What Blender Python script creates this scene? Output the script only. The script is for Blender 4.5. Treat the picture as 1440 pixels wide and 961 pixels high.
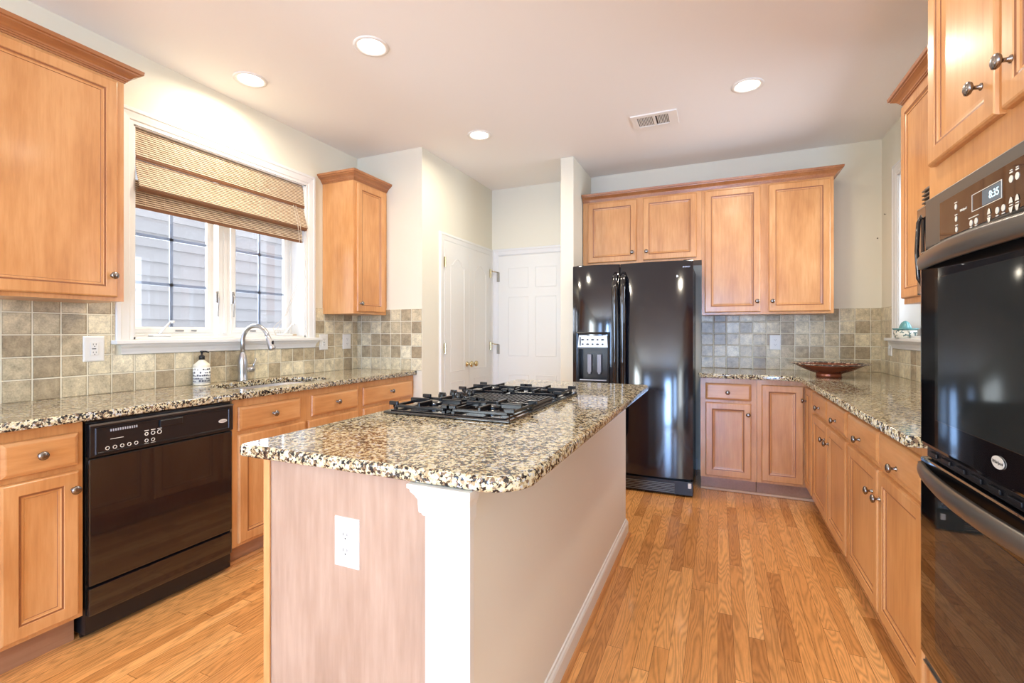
import bpy, bmesh, math, random
from mathutils import Vector, Matrix
random.seed(7)
S = bpy.context.scene
for o in list(bpy.data.objects): bpy.data.objects.remove(o)
PI = math.pi
# ---------------------------------------------------------------- camera, world, light
cam = bpy.data.cameras.new('camera'); co = bpy.data.objects.new('camera', cam)
S.collection.objects.link(co); S.camera = co
YAW = math.atan(290/668.)
co.location = (0, 0, 1.228); co.rotation_euler = (PI/2, 0, YAW)
cam.sensor_width = 36; cam.lens = 36*668/1440.; cam.shift_y = -(480.5-467.5)/1440.; cam.clip_start = 0.02
w = bpy.data.worlds.new('world'); S.world = w; w.use_nodes = True
w.node_tree.nodes['Background'].inputs[0].default_value = (0.97, 0.97, 1.0, 1)
w.node_tree.nodes['Background'].inputs[1].default_value = 1.3
vs = S.view_settings; vs.view_transform = 'Standard'; vs.look = 'None'; vs.gamma = 1; vs.use_curve_mapping = False
vs.exposure = 0.58
REAR_W = 120; REAR_COL = (0.32, 0.56, 1.0)
CAN_W = 6.5; CAN_COL = (1.0, 0.90, 0.72)
def area(name, loc, rot, sx, sy, W, col):
    l = bpy.data.lights.new(name, 'AREA'); l.shape = 'RECTANGLE'; l.size = sx; l.size_y = sy; l.energy = W; l.color = col
    o = bpy.data.objects.new(name, l); o.location = loc; o.rotation_euler = rot; S.collection.objects.link(o); return o
REAR_Y = -5.0; RSX = 1.175
ADDEDWIN = [(-2.50, -1.85), (-0.62, 0.14), (0.60, 1.0)]
for a, b in ADDEDWIN:   # added fill lamps at invented windows behind the camera
    mid = .7 < b-a < .78
    area('daylight_fill', ((a+b)/2, REAR_Y-0.16, 1.12 if mid else 1.35), (PI/2, 0, 0), b-a, 2.1 if mid else 1.9, REAR_W*(1.7 if mid else .32), REAR_COL)
area('daylight_fill', (RSX+.16, -3.1, 1.5), (0, PI/2, 0), 1.5, 2.2, 75, (0.84, 0.95, 1.0))   # added fill at an invented side window behind the camera, right
area('daylight_fill', (-3.05, -3.1, 1.5), (0, -PI/2, 0), 1.5, 2.2, 165, (0.84, 0.95, 1.0))   # added fill for the right cabinets, invented window behind the camera, left
area('daylight_fill', (1.5, 3.68, 1.8), (0, PI/2, 0), 1.0, .9, 26, (0.85, 0.93, 1.0))
area('daylight_fill', (-3.25, 2.11, 1.85), (0, -PI/2, 0), 1.1, 1.1, 36, (0.88, 0.94, 1.0))
# ---------------------------------------------------------------- materials
def mat(name, col=(.8, .8, .8), rough=.5, metal=0, coat=0, emit=None, es=0, spec=.5):
    m = bpy.data.materials.new(name); m.use_nodes = True; b = m.node_tree.nodes['Principled BSDF']
    b.inputs['Base Color'].default_value = (*col, 1); b.inputs['Roughness'].default_value = rough
    b.inputs['Metallic'].default_value = metal; b.inputs['Coat Weight'].default_value = coat
    b.inputs['Specular IOR Level'].default_value = spec
    if emit: b.inputs['Emission Color'].default_value = (*emit, 1); b.inputs['Emission Strength'].default_value = es
    return m
class N:
    def __init__(s, m): s.t = m.node_tree; s.b = s.t.nodes['Principled BSDF']
    def n(s, ty, **k):
        x = s.t.nodes.new(ty)
        for a, v in k.items(): setattr(x, a, v)
        return x
    def l(s, a, b): s.t.links.new(a, b)
    def math(s, op, a, b=None, c=None):
        x = s.n('ShaderNodeMath', operation=op)
        for i, v in enumerate((a, b, c)):
            if v is None: continue
            if isinstance(v, (int, float)): x.inputs[i].default_value = v
            else: s.l(v, x.inputs[i])
        return x.outputs[0]
    def pos(s): return s.n('ShaderNodeNewGeometry').outputs['Position']
    def sep(s, v):
        x = s.n('ShaderNodeSeparateXYZ'); s.l(v, x.inputs[0]); return x.outputs
    def comb(s, a, b, c):
        x = s.n('ShaderNodeCombineXYZ')
        for i, v in enumerate((a, b, c)):
            if isinstance(v, (int, float)): x.inputs[i].default_value = v
            else: s.l(v, x.inputs[i])
        return x.outputs[0]
    def ramp(s, f, stops, interp='LINEAR'):
        x = s.n('ShaderNodeValToRGB'); x.color_ramp.interpolation = interp; e = x.color_ramp.elements
        while len(e) < len(stops): e.new(.5)
        for i, (p, c) in enumerate(stops): e[i].position = p; e[i].color = (*c, 1)
        s.l(f, x.inputs[0]); return x.outputs[0]
    def noise(s, v, scale, detail=3, rough=.5, out='Fac'):
        x = s.n('ShaderNodeTexNoise'); x.inputs['Scale'].default_value = scale; x.inputs['Detail'].default_value = detail
        x.inputs['Roughness'].default_value = rough; s.l(v, x.inputs['Vector']); return x.outputs[out]
    def vmul(s, v, t):
        x = s.n('ShaderNodeVectorMath', operation='MULTIPLY'); s.l(v, x.inputs[0]); x.inputs[1].default_value = t; return x.outputs[0]
    def vadd(s, v, t):
        x = s.n('ShaderNodeVectorMath', operation='ADD'); s.l(v, x.inputs[0])
        if isinstance(t, tuple): x.inputs[1].default_value = t
        else: s.l(t, x.inputs[1])
        return x.outputs[0]
    def mix(s, f, a, b, mode='MIX'):
        x = s.n('ShaderNodeMix', data_type='RGBA', blend_type=mode)
        for i, v in ((0, f), (6, a), (7, b)):
            if isinstance(v, (int, float)): x.inputs[i].default_value = v
            elif isinstance(v, tuple): x.inputs[i].default_value = (*v, 1)
            else: s.l(v, x.inputs[i])
        return x.outputs[2]
    def bump(s, h, st, dist=.002):
        x = s.n('ShaderNodeBump'); x.inputs['Strength'].default_value = st; x.inputs['Distance'].default_value = dist
        s.l(h, x.inputs['Height']); s.l(x.outputs[0], s.b.inputs['Normal'])
    def col(s, c): s.l(c, s.b.inputs['Base Color'])
def wood(name, c1, c2, c3, axis='z', rough=.33):
    m = mat(name, rough=rough, coat=.25); q = N(m); q.b.inputs['Coat Roughness'].default_value = .15
    info = q.n('ShaderNodeObjectInfo').outputs['Random']
    off = q.comb(q.math('MULTIPLY', info, 31.), q.math('MULTIPLY', info, 17.), q.math('MULTIPLY', info, 9.))
    p = q.vadd(q.pos(), off)
    sc = {'z': (1, 1, .09), 'y': (1, .09, 1), 'x': (.09, 1, 1)}[axis]
    sc2 = {'z': (1, 1, .4), 'y': (1, .4, 1), 'x': (.4, 1, 1)}[axis]
    a = q.noise(q.vmul(p, sc), 70, 4, .6); b = q.noise(q.vmul(p, sc2), 5, 3, .55)
    f = q.math('ADD', q.math('MULTIPLY', a, .38), q.math('MULTIPLY', b, .72))
    q.col(q.ramp(f, [(.36, c1), (.52, c2), (.68, c3)])); q.bump(a, .08, .001)
    return m
W1, W2, W3 = (.47, .200, .066), (.58, .272, .097), (.67, .345, .140)
M_wood = wood('maple_vertical', W1, W2, W3); M_woody = wood('maple_along_y', W1, W2, W3, 'y'); M_woodx = wood('maple_along_x', W1, W2, W3, 'x')
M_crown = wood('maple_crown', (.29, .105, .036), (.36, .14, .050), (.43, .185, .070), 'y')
M_groove = mat('door_groove_brown', (.27, .10, .038), .4)  # darker brown for the narrow moulding rings of the doors
M_ply = wood('island_plywood', (.30, .195, .140), (.375, .25, .185), (.45, .315, .24), 'z', .4)
M_wall = mat('cream_wall_paint', (.78, .745, .62), .6)
M_ceil = mat('ceiling_paint', (.90, .88, .85), .7)
M_white = mat('white_trim_paint', (.76, .76, .745), .32)
M_door = mat('white_door_paint', (.78, .78, .74), .35)
M_dry = mat('island_drywall_paint', (.77, .74, .68), .55)
for m_ in (M_wall, M_ceil, M_dry):
    q = N(m_); q.bump(q.noise(q.pos(), 260, 3), .06, .001)
M_plate = mat('white_plastic', (.74, .735, .71), .3)
M_dark = mat('dark_slot', (.03, .03, .03), .5)
M_nickel = mat('brushed_nickel', (.27, .245, .23), .25, 1)
M_steel = mat('stainless_steel', (.50, .51, .53), .3, 1)
M_brass = mat('polished_brass', (.60, .50, .28), .25, 1)
M_black = mat('black_gloss_appliance', (.006, .006, .008), .07, coat=1); M_black.node_tree.nodes['Principled BSDF'].inputs['Coat Roughness'].default_value = .03
M_bglass = mat('black_oven_glass', (.004, .004, .005), .02, spec=.9, coat=.5); M_bglass.node_tree.nodes['Principled BSDF'].inputs['Coat Roughness'].default_value = .01
M_fridge = mat('black_textured_steel', (.004, .005, .010), .11, spec=.9, coat=0); M_fridge.node_tree.nodes['Principled BSDF'].inputs['Coat Roughness'].default_value = .08
q = N(M_fridge); q.bump(q.noise(q.pos(), 900, 2), .02, .0005)
M_bmat = mat('black_matte_plastic', (.009, .009, .011), .27)
M_iron = mat('cast_iron_grate', (.006, .007, .010), .2)
M_grey = mat('grey_trim', (.16, .155, .14), .35, .6)
M_silver = mat('silver_control_film', (.5, .53, .6), .3, .3)
M_print = mat('white_print', (.78, .76, .68), .5)
M_lcd = mat('clock_glow', (.02, .03, .04), .2, emit=(.55, .85, .95), es=1.6)
M_lcdbg = mat('clock_window', (.05, .08, .10), .1, emit=(.12, .2, .26), es=.3)
M_lamp = mat('lamp_lens', (.9, .9, .9), .5, emit=(1, .93, .80), es=9)
M_canw = mat('lamp_trim_white', (.85, .83, .78), .4)
M_cream = mat('cream_ceramic', (.82, .77, .63), .2)
M_copper = mat('copper_red_glaze', (.32, .085, .035), .25, .35)
M_teal = mat('teal_glaze', (.12, .32, .33), .15)
def glassmat():
    m = bpy.data.materials.new('window_glass'); m.use_nodes = True; t = m.node_tree; t.nodes.clear()
    o = t.nodes.new('ShaderNodeOutputMaterial'); mx = t.nodes.new('ShaderNodeMixShader'); tr = t.nodes.new('ShaderNodeBsdfTransparent')
    gl = t.nodes.new('ShaderNodeBsdfGlossy'); fr = t.nodes.new('ShaderNodeFresnel'); fr.inputs[0].default_value = 1.45
    tr.inputs[0].default_value = (.86, .88, .92, 1); gl.inputs['Roughness'].default_value = .02
    t.links.new(fr.outputs[0], mx.inputs[0]); t.links.new(tr.outputs[0], mx.inputs[1]); t.links.new(gl.outputs[0], mx.inputs[2]); t.links.new(mx.outputs[0], o.inputs[0])
    return m
M_glass = glassmat()
def granite():
    m = mat('speckled_granite', rough=.07, spec=.45); q = N(m); p = q.pos()
    p = q.vadd(p, q.vmul(q.noise(p, 150, 3, out='Color'), (.014, .014, .014)))
    v = q.n('ShaderNodeTexVoronoi'); v.inputs['Scale'].default_value = 150; q.l(p, v.inputs['Vector'])
    r = q.sep(v.outputs['Color'])[0]
    v2 = q.n('ShaderNodeTexVoronoi'); v2.inputs['Scale'].default_value = 75; q.l(q.vadd(p, (3.1, 1.7, .4)), v2.inputs['Vector'])
    r2 = q.sep(v2.outputs['Color'])[1]
    big = q.noise(p, 14, 2)
    f = q.math('ADD', q.math('MULTIPLY', r, .62), q.math('ADD', q.math('MULTIPLY', r2, .30), q.math('MULTIPLY', big, .16)))
    c = q.ramp(f, [(0, (.010, .010, .014)), (.36, (.05, .036, .028)), (.42, (.20, .125, .075)), (.49, (.40, .29, .16)), (.57, (.57, .49, .30)), (.68, (.66, .59, .40)), (.82, (.48, .48, .48))], 'CONSTANT')
    q.col(c); return m
M_granite = granite()
def tile(name, ax, off):
    m = mat(name, rough=.3); q = N(m); P_ = q.sep(q.pos()); P = .1035
    a = q.math('DIVIDE', q.math('SUBTRACT', P_[ax], off), P); b = q.math('DIVIDE', q.math('SUBTRACT', P_[2], .911), .1018)
    fa, fb = q.math('FRACT', a), q.math('FRACT', b)
    ea = q.math('MINIMUM', fa, q.math('SUBTRACT', 1., fa)); eb = q.math('MINIMUM', fb, q.math('SUBTRACT', 1., fb))
    e = q.math('MINIMUM', ea, eb)
    cell = q.comb(q.math('FLOOR', a), q.math('FLOOR', b), float(ax)*3)
    wn = q.n('ShaderNodeTexWhiteNoise'); q.l(cell, wn.inputs['Vector'])
    base = q.ramp(wn.outputs['Value'], [(0, (.33, .26, .165)), (.3, (.44, .365, .24)), (.6, (.58, .50, .34)), (.85, (.70, .63, .45)), (1, (.76, .70, .53))])
    n1 = q.noise(q.vadd(q.pos(), wn.outputs['Color']), 22, 4, .65); n2 = q.noise(q.pos(), 130, 4, .7)
    sh = q.math('ADD', q.math('MULTIPLY', n1, 1.5), q.math('MULTIPLY', n2, 1.0))
    sh = q.math('SUBTRACT', sh, .25)
    c = q.mix(1., base, q.comb(sh, sh, sh), 'MULTIPLY')
    edge = q.math('LESS_THAN', e, .06); c = q.mix(q.math('MULTIPLY', edge, .35), c, (.16, .13, .09))
    g = q.math('LESS_THAN', e, .024)
    q.col(q.mix(g, c, (.76, .72, .58)))
    rr = q.math('ADD', .28, q.math('MULTIPLY', g, .5)); q.l(rr, q.b.inputs['Roughness'])
    h = q.math('ADD', q.math('MULTIPLY', q.math('MINIMUM', q.math('MULTIPLY', e, 14.), 1.), 1.), q.math('MULTIPLY', n2, .35)); q.bump(h, .5, .003)
    return m
M_tileL = tile('tumbled_tile_left', 1, 1.015); M_tileX = tile('tumbled_tile_back', 0, -.141); M_tileR = tile('tumbled_tile_right', 1, 4.555)
def floor_mat():
    m = mat('oak_strip_floor', rough=.2, coat=.35); q = N(m); q.b.inputs['Coat Roughness'].default_value = .1; P = q.sep(q.pos()); Wd = .0572
    a = q.math('DIVIDE', q.math('ADD', P[0], .459), Wd); ia = q.math('FLOOR', a); fa = q.math('FRACT', a)
    w1 = q.n('ShaderNodeTexWhiteNoise', noise_dimensions='1D'); q.l(ia, w1.inputs['W'])
    b = q.math('DIVIDE', q.math('ADD', P[1], q.math('MULTIPLY', w1.outputs['Value'], 7.)), q.math('ADD', .65, q.math('MULTIPLY', w1.outputs['Value'], .5)))
    ib = q.math('FLOOR', b); fb = q.math('FRACT', b)
    w2 = q.n('ShaderNodeTexWhiteNoise', noise_dimensions='2D'); q.l(q.comb(ia, ib, 0.), w2.inputs['Vector']); r = w2.outputs['Value']
    base = q.ramp(r, [(0, (.54, .226, .066)), (.25, (.68, .305, .094)), (.7, (.78, .37, .122)), (1, (.88, .455, .17))])
    v = q.comb(q.math('ADD', P[0], q.math('MULTIPLY', r, 13.)), q.math('MULTIPLY', q.math('ADD', P[1], q.math('MULTIPLY', r, 29.)), .13), 0.)
    g = q.noise(v, 150, 4, .65)
    nv = q.noise(q.comb(q.math('ADD', q.math('MULTIPLY', P[0], 15.), q.math('MULTIPLY', r, 13.)), q.math('MULTIPLY', q.math('ADD', P[1], q.math('MULTIPLY', r, 29.)), 1.5), 0.), 1., 1.5, .4)
    wv = q.math('MULTIPLY_ADD', q.math('SINE', q.math('MULTIPLY', nv, 115.)), .5, .5); wv = q.math('POWER', wv, .6)
    k = q.math('ADD', q.math('MULTIPLY', g, .5), q.math('MULTIPLY', wv, .34)); k = q.math('ADD', k, .50)
    c = q.mix(1., base, q.comb(k, k, k), 'MULTIPLY')
    gap = q.math('MAXIMUM', q.math('LESS_THAN', q.math('MINIMUM', fa, q.math('SUBTRACT', 1., fa)), .014), q.math('LESS_THAN', fb, .0022))
    q.col(q.mix(q.math('MULTIPLY', gap, .75), c, (.07, .025, .008)))
    q.l(q.math('ADD', .16, q.math('MULTIPLY', g, .14)), q.b.inputs['Roughness']); q.bump(q.math('SUBTRACT', q.math('MULTIPLY', g, .2), gap), .12, .001)
    return m
M_floor = floor_mat()
def reed():
    m = mat('woven_reed', rough=.6); q = N(m); P = q.sep(q.pos())
    z = q.math('FRACT', q.math('DIVIDE', P[2], .0115)); s = q.math('LESS_THAN', z, .42)
    row = q.math('FLOOR', q.math('DIVIDE', P[2], .0115))
    wn = q.noise(q.comb(q.math('MULTIPLY', P[1], 6.), row, 0.), 3., 2); c = q.ramp(wn, [(.3, (.58, .43, .27)), (.7, (.80, .69, .52))])
    d = q.math('LESS_THAN', q.math('FRACT', q.math('DIVIDE', P[1], .05)), .05)
    c = q.mix(s, c, (.12, .05, .022)); c = q.mix(q.math('MULTIPLY', d, .35), c, (.75, .60, .42))
    q.col(c); return m
M_reed = reed(); M_reedd = mat('brown_shade_binding', (.20, .085, .035), .6)
def siding():
    m = mat('vinyl_siding', (.56, .56, .575), .55); return m
M_siding = siding()
def speck(name, c1, c2, sc, rough=.3):
    m = mat(name, rough=rough); q = N(m); q.col(q.ramp(q.noise(q.pos(), sc, 2), [(.45, c1), (.55, c2)], 'CONSTANT')); return m
M_rim = speck('mottled_bowl_rim', (.05, .04, .03), (.62, .52, .38), 60)
M_paint = speck('painted_ceramic', (.12, .2, .2), (.80, .79, .70), 55, .2); M_paint.node_tree.nodes['Color Ramp'].color_ramp.elements[1].position = .42
# ---------------------------------------------------------------- geometry helpers
def link(o): S.collection.objects.link(o); return o
def wloc(o):
    v = Vector((0, 0, 0))
    while o is not None: v += o.location; o = o.parent
    return v
def tag(o, label=None, cat=None, group=None, kind=None):
    for k, v in (('label', label), ('category', cat), ('group', group), ('kind', kind)):
        if v: o[k] = v
    return o
def obj(name, bm, mats, parent=None, smooth=False, label=None):
    if not isinstance(mats, (list, tuple)): mats = [mats]
    me = bpy.data.meshes.new(name)
    bmesh.ops.recalc_face_normals(bm, faces=bm.faces)
    if parent: bmesh.ops.translate(bm, verts=bm.verts, vec=-wloc(parent))
    bm.to_mesh(me); bm.free()
    for m in mats: me.materials.append(m)
    if smooth:
        for p in me.polygons: p.use_smooth = True
    o = link(bpy.data.objects.new(name, me))
    if parent: o.parent = parent
    if smooth == 'edge': me.set_sharp_from_angle(angle=math.radians(35))
    if label: o['label'] = label
    return o
def thing(name, label, cat, loc, group=None, kind=None):
    o = link(bpy.data.objects.new(name, None)); o.location = loc; o.empty_display_size = .05
    return tag(o, label, cat, group, kind)
def BM(): return bmesh.new()
def box(bm, x0, x1, y0, y1, z0, z1, mi=0, bev=0, seg=2):
    if x0 > x1: x0, x1 = x1, x0
    if y0 > y1: y0, y1 = y1, y0
    vs_ = [bm.verts.new((x, y, z)) for x in (x0, x1) for y in (y0, y1) for z in (z0, z1)]
    fs = [bm.faces.new([vs_[i] for i in f]) for f in ((0, 1, 3, 2), (4, 6, 7, 5), (0, 4, 5, 1), (2, 3, 7, 6), (0, 2, 6, 4), (1, 5, 7, 3))]
    for f in fs: f.material_index = mi
    if bev:
        es = list({e for f in fs for e in f.edges})
        r = bmesh.ops.bevel(bm, geom=es, offset=bev, segments=seg, affect='EDGES', profile=.5)
        for f in r['faces']: f.material_index = mi
    return bm
def tube(bm, pts, r, seg=12, mi=0, cap=True, flat=None):
    pts = [Vector(p) for p in pts]; n = len(pts); rs = r if isinstance(r, (list, tuple)) else [r]*n; rings = []
    up = None
    for i, p in enumerate(pts):
        t = (pts[min(i+1, n-1)]-pts[max(i-1, 0)]).normalized()
        if up is None: up = Vector((0, 0, 1)) if abs(t.z) < .9 else Vector((1, 0, 0))
        a = t.cross(up).normalized(); b = a.cross(t).normalized(); up = b
        fa, fb = flat or (1, 1)
        rings.append([bm.verts.new(p+rs[i]*(fa*math.cos(2*PI*k/seg)*a+fb*math.sin(2*PI*k/seg)*b)) for k in range(seg)])
    for i in range(n-1):
        for k in range(seg):
            f = bm.faces.new([rings[i][k], rings[i][(k+1) % seg], rings[i+1][(k+1) % seg], rings[i+1][k]]); f.material_index = mi
    if cap:
        for g in (rings[0], rings[-1]): bm.faces.new(g).material_index = mi
    return bm
AX = {'z': (Vector((1, 0, 0)), Vector((0, 1, 0)), Vector((0, 0, 1))), '-z': (Vector((1, 0, 0)), Vector((0, -1, 0)), Vector((0, 0, -1))),
      'x': (Vector((0, 1, 0)), Vector((0, 0, 1)), Vector((1, 0, 0))), '-x': (Vector((0, -1, 0)), Vector((0, 0, 1)), Vector((-1, 0, 0))),
      '-y': (Vector((1, 0, 0)), Vector((0, 0, 1)), Vector((0, -1, 0))), 'y': (Vector((-1, 0, 0)), Vector((0, 0, 1)), Vector((0, 1, 0)))}
def lathe(bm, prof, c, axis='z', seg=20, mi=0):
    a, b, n = AX[axis]; c = Vector(c); rings = []
    for r, h in prof:
        if r < 1e-6: rings.append([bm.verts.new(c+n*h)])
        else: rings.append([bm.verts.new(c+n*h+r*(math.cos(2*PI*k/seg)*a+math.sin(2*PI*k/seg)*b)) for k in range(seg)])
    for i in range(len(rings)-1):
        p, q_ = rings[i], rings[i+1]
        for k in range(seg):
            k2 = (k+1) % seg
            if len(p) == 1 and len(q_) == 1: continue
            if len(p) == 1: f = bm.faces.new([p[0], q_[k], q_[k2]])
            elif len(q_) == 1: f = bm.faces.new([p[k], p[k2], q_[0]])
            else: f = bm.faces.new([p[k], p[k2], q_[k2], q_[k]])
            f.material_index = mi
    return bm
# face frames: 'x' looks to +x (left cabinets), '-x' looks to -x (right cabinets), '-y' looks to -y (back cabinets)
def fp(axis, p, u, z, d):
    return {'x': (p+d, u, z), '-x': (p-d, u, z), '-y': (u, p-d, z)}[axis]
def rings(bm, axis, p, u0, u1, z0, z1, prof, groove_ids=(), cap=True):
    """concentric rectangles: prof = [(inset, height)], mitred like a framed panel"""
    R = []
    for ins, h in prof:
        R.append([bm.verts.new(fp(axis, p, u, z, h)) for u, z in ((u0+ins, z0+ins), (u1-ins, z0+ins), (u1-ins, z1-ins), (u0+ins, z1-ins))])
    for i in range(len(R)-1):
        for k in range(4):
            f = bm.faces.new([R[i][k], R[i][(k+1) % 4], R[i+1][(k+1) % 4], R[i+1][k]])
            if i in groove_ids: f.material_index = 1
    bm.faces.new(R[-1])
    if cap: bm.faces.new(R[0])
    return bm
DOORP = [(0, 0), (0, .012), (.003, .018), (.007, .020), (.046, .020), (.0475, .0175), (.054, .0165), (.056, .0125), (.063, .0115), (.0645, .009), (.074, .0085)]
DRAWP = [(0, 0), (0, .009), (.003, .014), (.012, .019), (.016, .020)]
def fbox(bm, axis, p, u0, u1, z0, z1, d0, d1, mi=0, bev=0):
    a = fp(axis, p, u0, z0, d0); b = fp(axis, p, u1, z1, d1)
    return box(bm, min(a[0], b[0]), max(a[0], b[0]), min(a[1], b[1]), max(a[1], b[1]), min(a[2], b[2]), max(a[2], b[2]), mi, bev)
kb = BM(); lathe(kb, [(0, 0), (.0085, 0), (.0085, .002), (.005, .005), (.0045, .013), (.007, .016), (.0135, .019), (.0165, .0235), (.0155, .028), (.010, .031), (0, .032)], (0, 0, 0), 'z', 20)
knob_me = None
def knob(parent, axis, p, u, z, d=.020):
    global knob_me, kb
    if knob_me is None:
        o = obj('knob', kb, M_nickel, None, True); knob_me = o.data
    else: o = link(bpy.data.objects.new('knob', knob_me))
    o.parent = parent; o.location = Vector(fp(axis, p, u, z, d))-wloc(parent)
    o.rotation_euler = {'x': (0, PI/2, 0), '-x': (0, -PI/2, 0), '-y': (PI/2, 0, 0)}[axis]
    return o
def door(T, axis, p, u0, u1, z0, z1, kn=None, kind='door'):
    bm = BM()
    if kind == 'door': rings(bm, axis, p, u0, u1, z0, z1, DOORP, (5, 8)); m = M_wood
    else: rings(bm, axis, p, u0, u1, z0, z1, DRAWP); m = M_woodx if axis == '-y' else M_woody
    o = obj('door' if kind == 'door' else 'drawer', bm, [m, M_groove], T)
    if kn: knob(o, axis, p, kn[0], kn[1])
    return o
def sweep(bm, path, prof, mi=0, cap=True):
    """path = [((x,y),(dx,dy))], prof = [(out, z)]"""
    R = [[bm.verts.new((x+dx*o, y+dy*o, z)) for o, z in prof] for (x, y), (dx, dy) in path]
    n = len(prof)
    for i in range(len(R)-1):
        for k in range(n):
            bm.faces.new([R[i][k], R[i][(k+1) % n], R[i+1][(k+1) % n], R[i+1][k]]).material_index = mi
    if cap:
        for r in (R[0], R[-1]): bm.faces.new(r).material_index = mi
    return bm
CROWN = [(-.012, 2.402), (.005, 2.402), (.006, 2.409), (.011, 2.410), (.012, 2.416), (.016, 2.417), (.018, 2.424), (.027, 2.433), (.042, 2.442), (.047, 2.444), (.048, 2.450), (.056, 2.452), (.058, 2.468), (-.012, 2.468)]
def slab(name, outer, holes, z0, z1, bev, m, parent=None):
    cu = bpy.data.curves.new(name, 'CURVE'); cu.dimensions = '2D'; cu.fill_mode = 'BOTH'
    def ins(poly, d):   # inset so that the bevel grows back to the outline
        n = len(poly); out = []
        A = sum(poly[i][0]*poly[(i+1) % n][1]-poly[(i+1) % n][0]*poly[i][1] for i in range(n)); s = 1 if A > 0 else -1
        for i in range(n):
            a, b, c = Vector(poly[i-1]), Vector(poly[i]), Vector(poly[(i+1) % n])
            e1 = (b-a).normalized(); e2 = (c-b).normalized(); n1 = Vector((-e1.y, e1.x))*s; n2 = Vector((-e2.y, e2.x))*s
            k = (n1+n2); k = k/max(k.length_squared, .2)*2
            out.append(b+k*d*1.0)
        return out
    for i, P in enumerate([outer]+holes):
        Q = ins(P, bev if i == 0 else -bev)
        sp = cu.splines.new('POLY'); sp.points.add(len(Q)-1); sp.use_cyclic_u = True
        for k, v in enumerate(Q): sp.points[k].co = (v[0], v[1], 0, 1)
    cu.extrude = (z1-z0)/2-bev; cu.bevel_depth = bev; cu.bevel_resolution = 2
    t = link(bpy.data.objects.new('tmp', cu)); dg = bpy.context.evaluated_depsgraph_get()
    me = bpy.data.meshes.new_from_object(t.evaluated_get(dg)); bpy.data.objects.remove(t)
    bm = BM(); bm.from_mesh(me); bpy.data.meshes.remove(me)
    bmesh.ops.translate(bm, verts=bm.verts, vec=(0, 0, (z0+z1)/2)); bmesh.ops.remove_doubles(bm, verts=bm.verts, dist=1e-5)
    for f in bm.faces: f.material_index = 0
    return obj(name, bm, m, parent)
def rounded(pts, rad, seg=6):
    out = []; n = len(pts)
    for i in range(n):
        r = rad[i] if isinstance(rad, (list, tuple)) else rad
        a, b, c = Vector(pts[i-1]), Vector(pts[i]), Vector(pts[(i+1) % n])
        if r <= 0: out.append(tuple(b)); continue
        p, q_ = b+(a-b).normalized()*r, b+(c-b).normalized()*r
        for k in range(seg+1):
            t = k/seg; out.append(tuple((1-t)**2*p+2*t*(1-t)*(b+(p+q_-2*b)*.17)+t*t*q_))
    return out
def text(s, size, axis, p, u, z, d, m, parent, name='lettering', center=True, skew=0):
    cu = bpy.data.curves.new('t', 'FONT'); cu.body = s; cu.size = size; cu.align_x = 'CENTER' if center else 'LEFT'; cu.align_y = 'CENTER'; cu.extrude = .0004; cu.shear = skew
    t = link(bpy.data.objects.new('tmp', cu)); me = bpy.data.meshes.new_from_object(t.evaluated_get(bpy.context.evaluated_depsgraph_get())); bpy.data.objects.remove(t)
    bm = BM(); bm.from_mesh(me); bpy.data.meshes.remove(me)
    for v in bm.verts:
        a, b, h = v.co; s_ = -1 if axis == '-x' else 1
        if axis == 'z': v.co = (u+a, p+b, z+h)
        else: v.co = fp(axis, p, u+a*s_, z+b, d+h)
    for f in bm.faces: f.material_index = 0
    return obj(name, bm, m, parent)
def disc(bm, axis, p, u, z, ru, rz, d0, d1, mi=0, seg=20):
    for a in (0,):
        top = [bm.verts.new(fp(axis, p, u+ru*math.cos(2*PI*k/seg), z+rz*math.sin(2*PI*k/seg), d1)) for k in range(seg)]
        bot = [bm.verts.new(fp(axis, p, u+ru*math.cos(2*PI*k/seg), z+rz*math.sin(2*PI*k/seg), d0)) for k in range(seg)]
        bm.faces.new(top).material_index = mi; bm.faces.new(bot).material_index = mi
        for k in range(seg): bm.faces.new([bot[k], bot[(k+1) % seg], top[(k+1) % seg], top[k]]).material_index = mi
    return bm
def ann(bm, axis, p, u, z, r0, r1, d0, d1, seg=16):
    def R(r, d): return [bm.verts.new(fp(axis, p, u+r*math.cos(2*PI*k/seg), z+r*math.sin(2*PI*k/seg), d)) for k in range(seg)]
    A, B, C_, D = R(r0, d0), R(r1, d0), R(r1, d1), R(r0, d1)
    for P, Q in ((A, B), (B, C_), (C_, D), (D, A)):
        for k in range(seg): bm.faces.new([P[k], P[(k+1) % seg], Q[(k+1) % seg], Q[k]])
    return bm
def struct(name, bm, m, parent=None, smooth=False):
    o = obj(name, bm, m, parent, smooth)
    if not parent: o['kind'] = 'structure'
    return o
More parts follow.
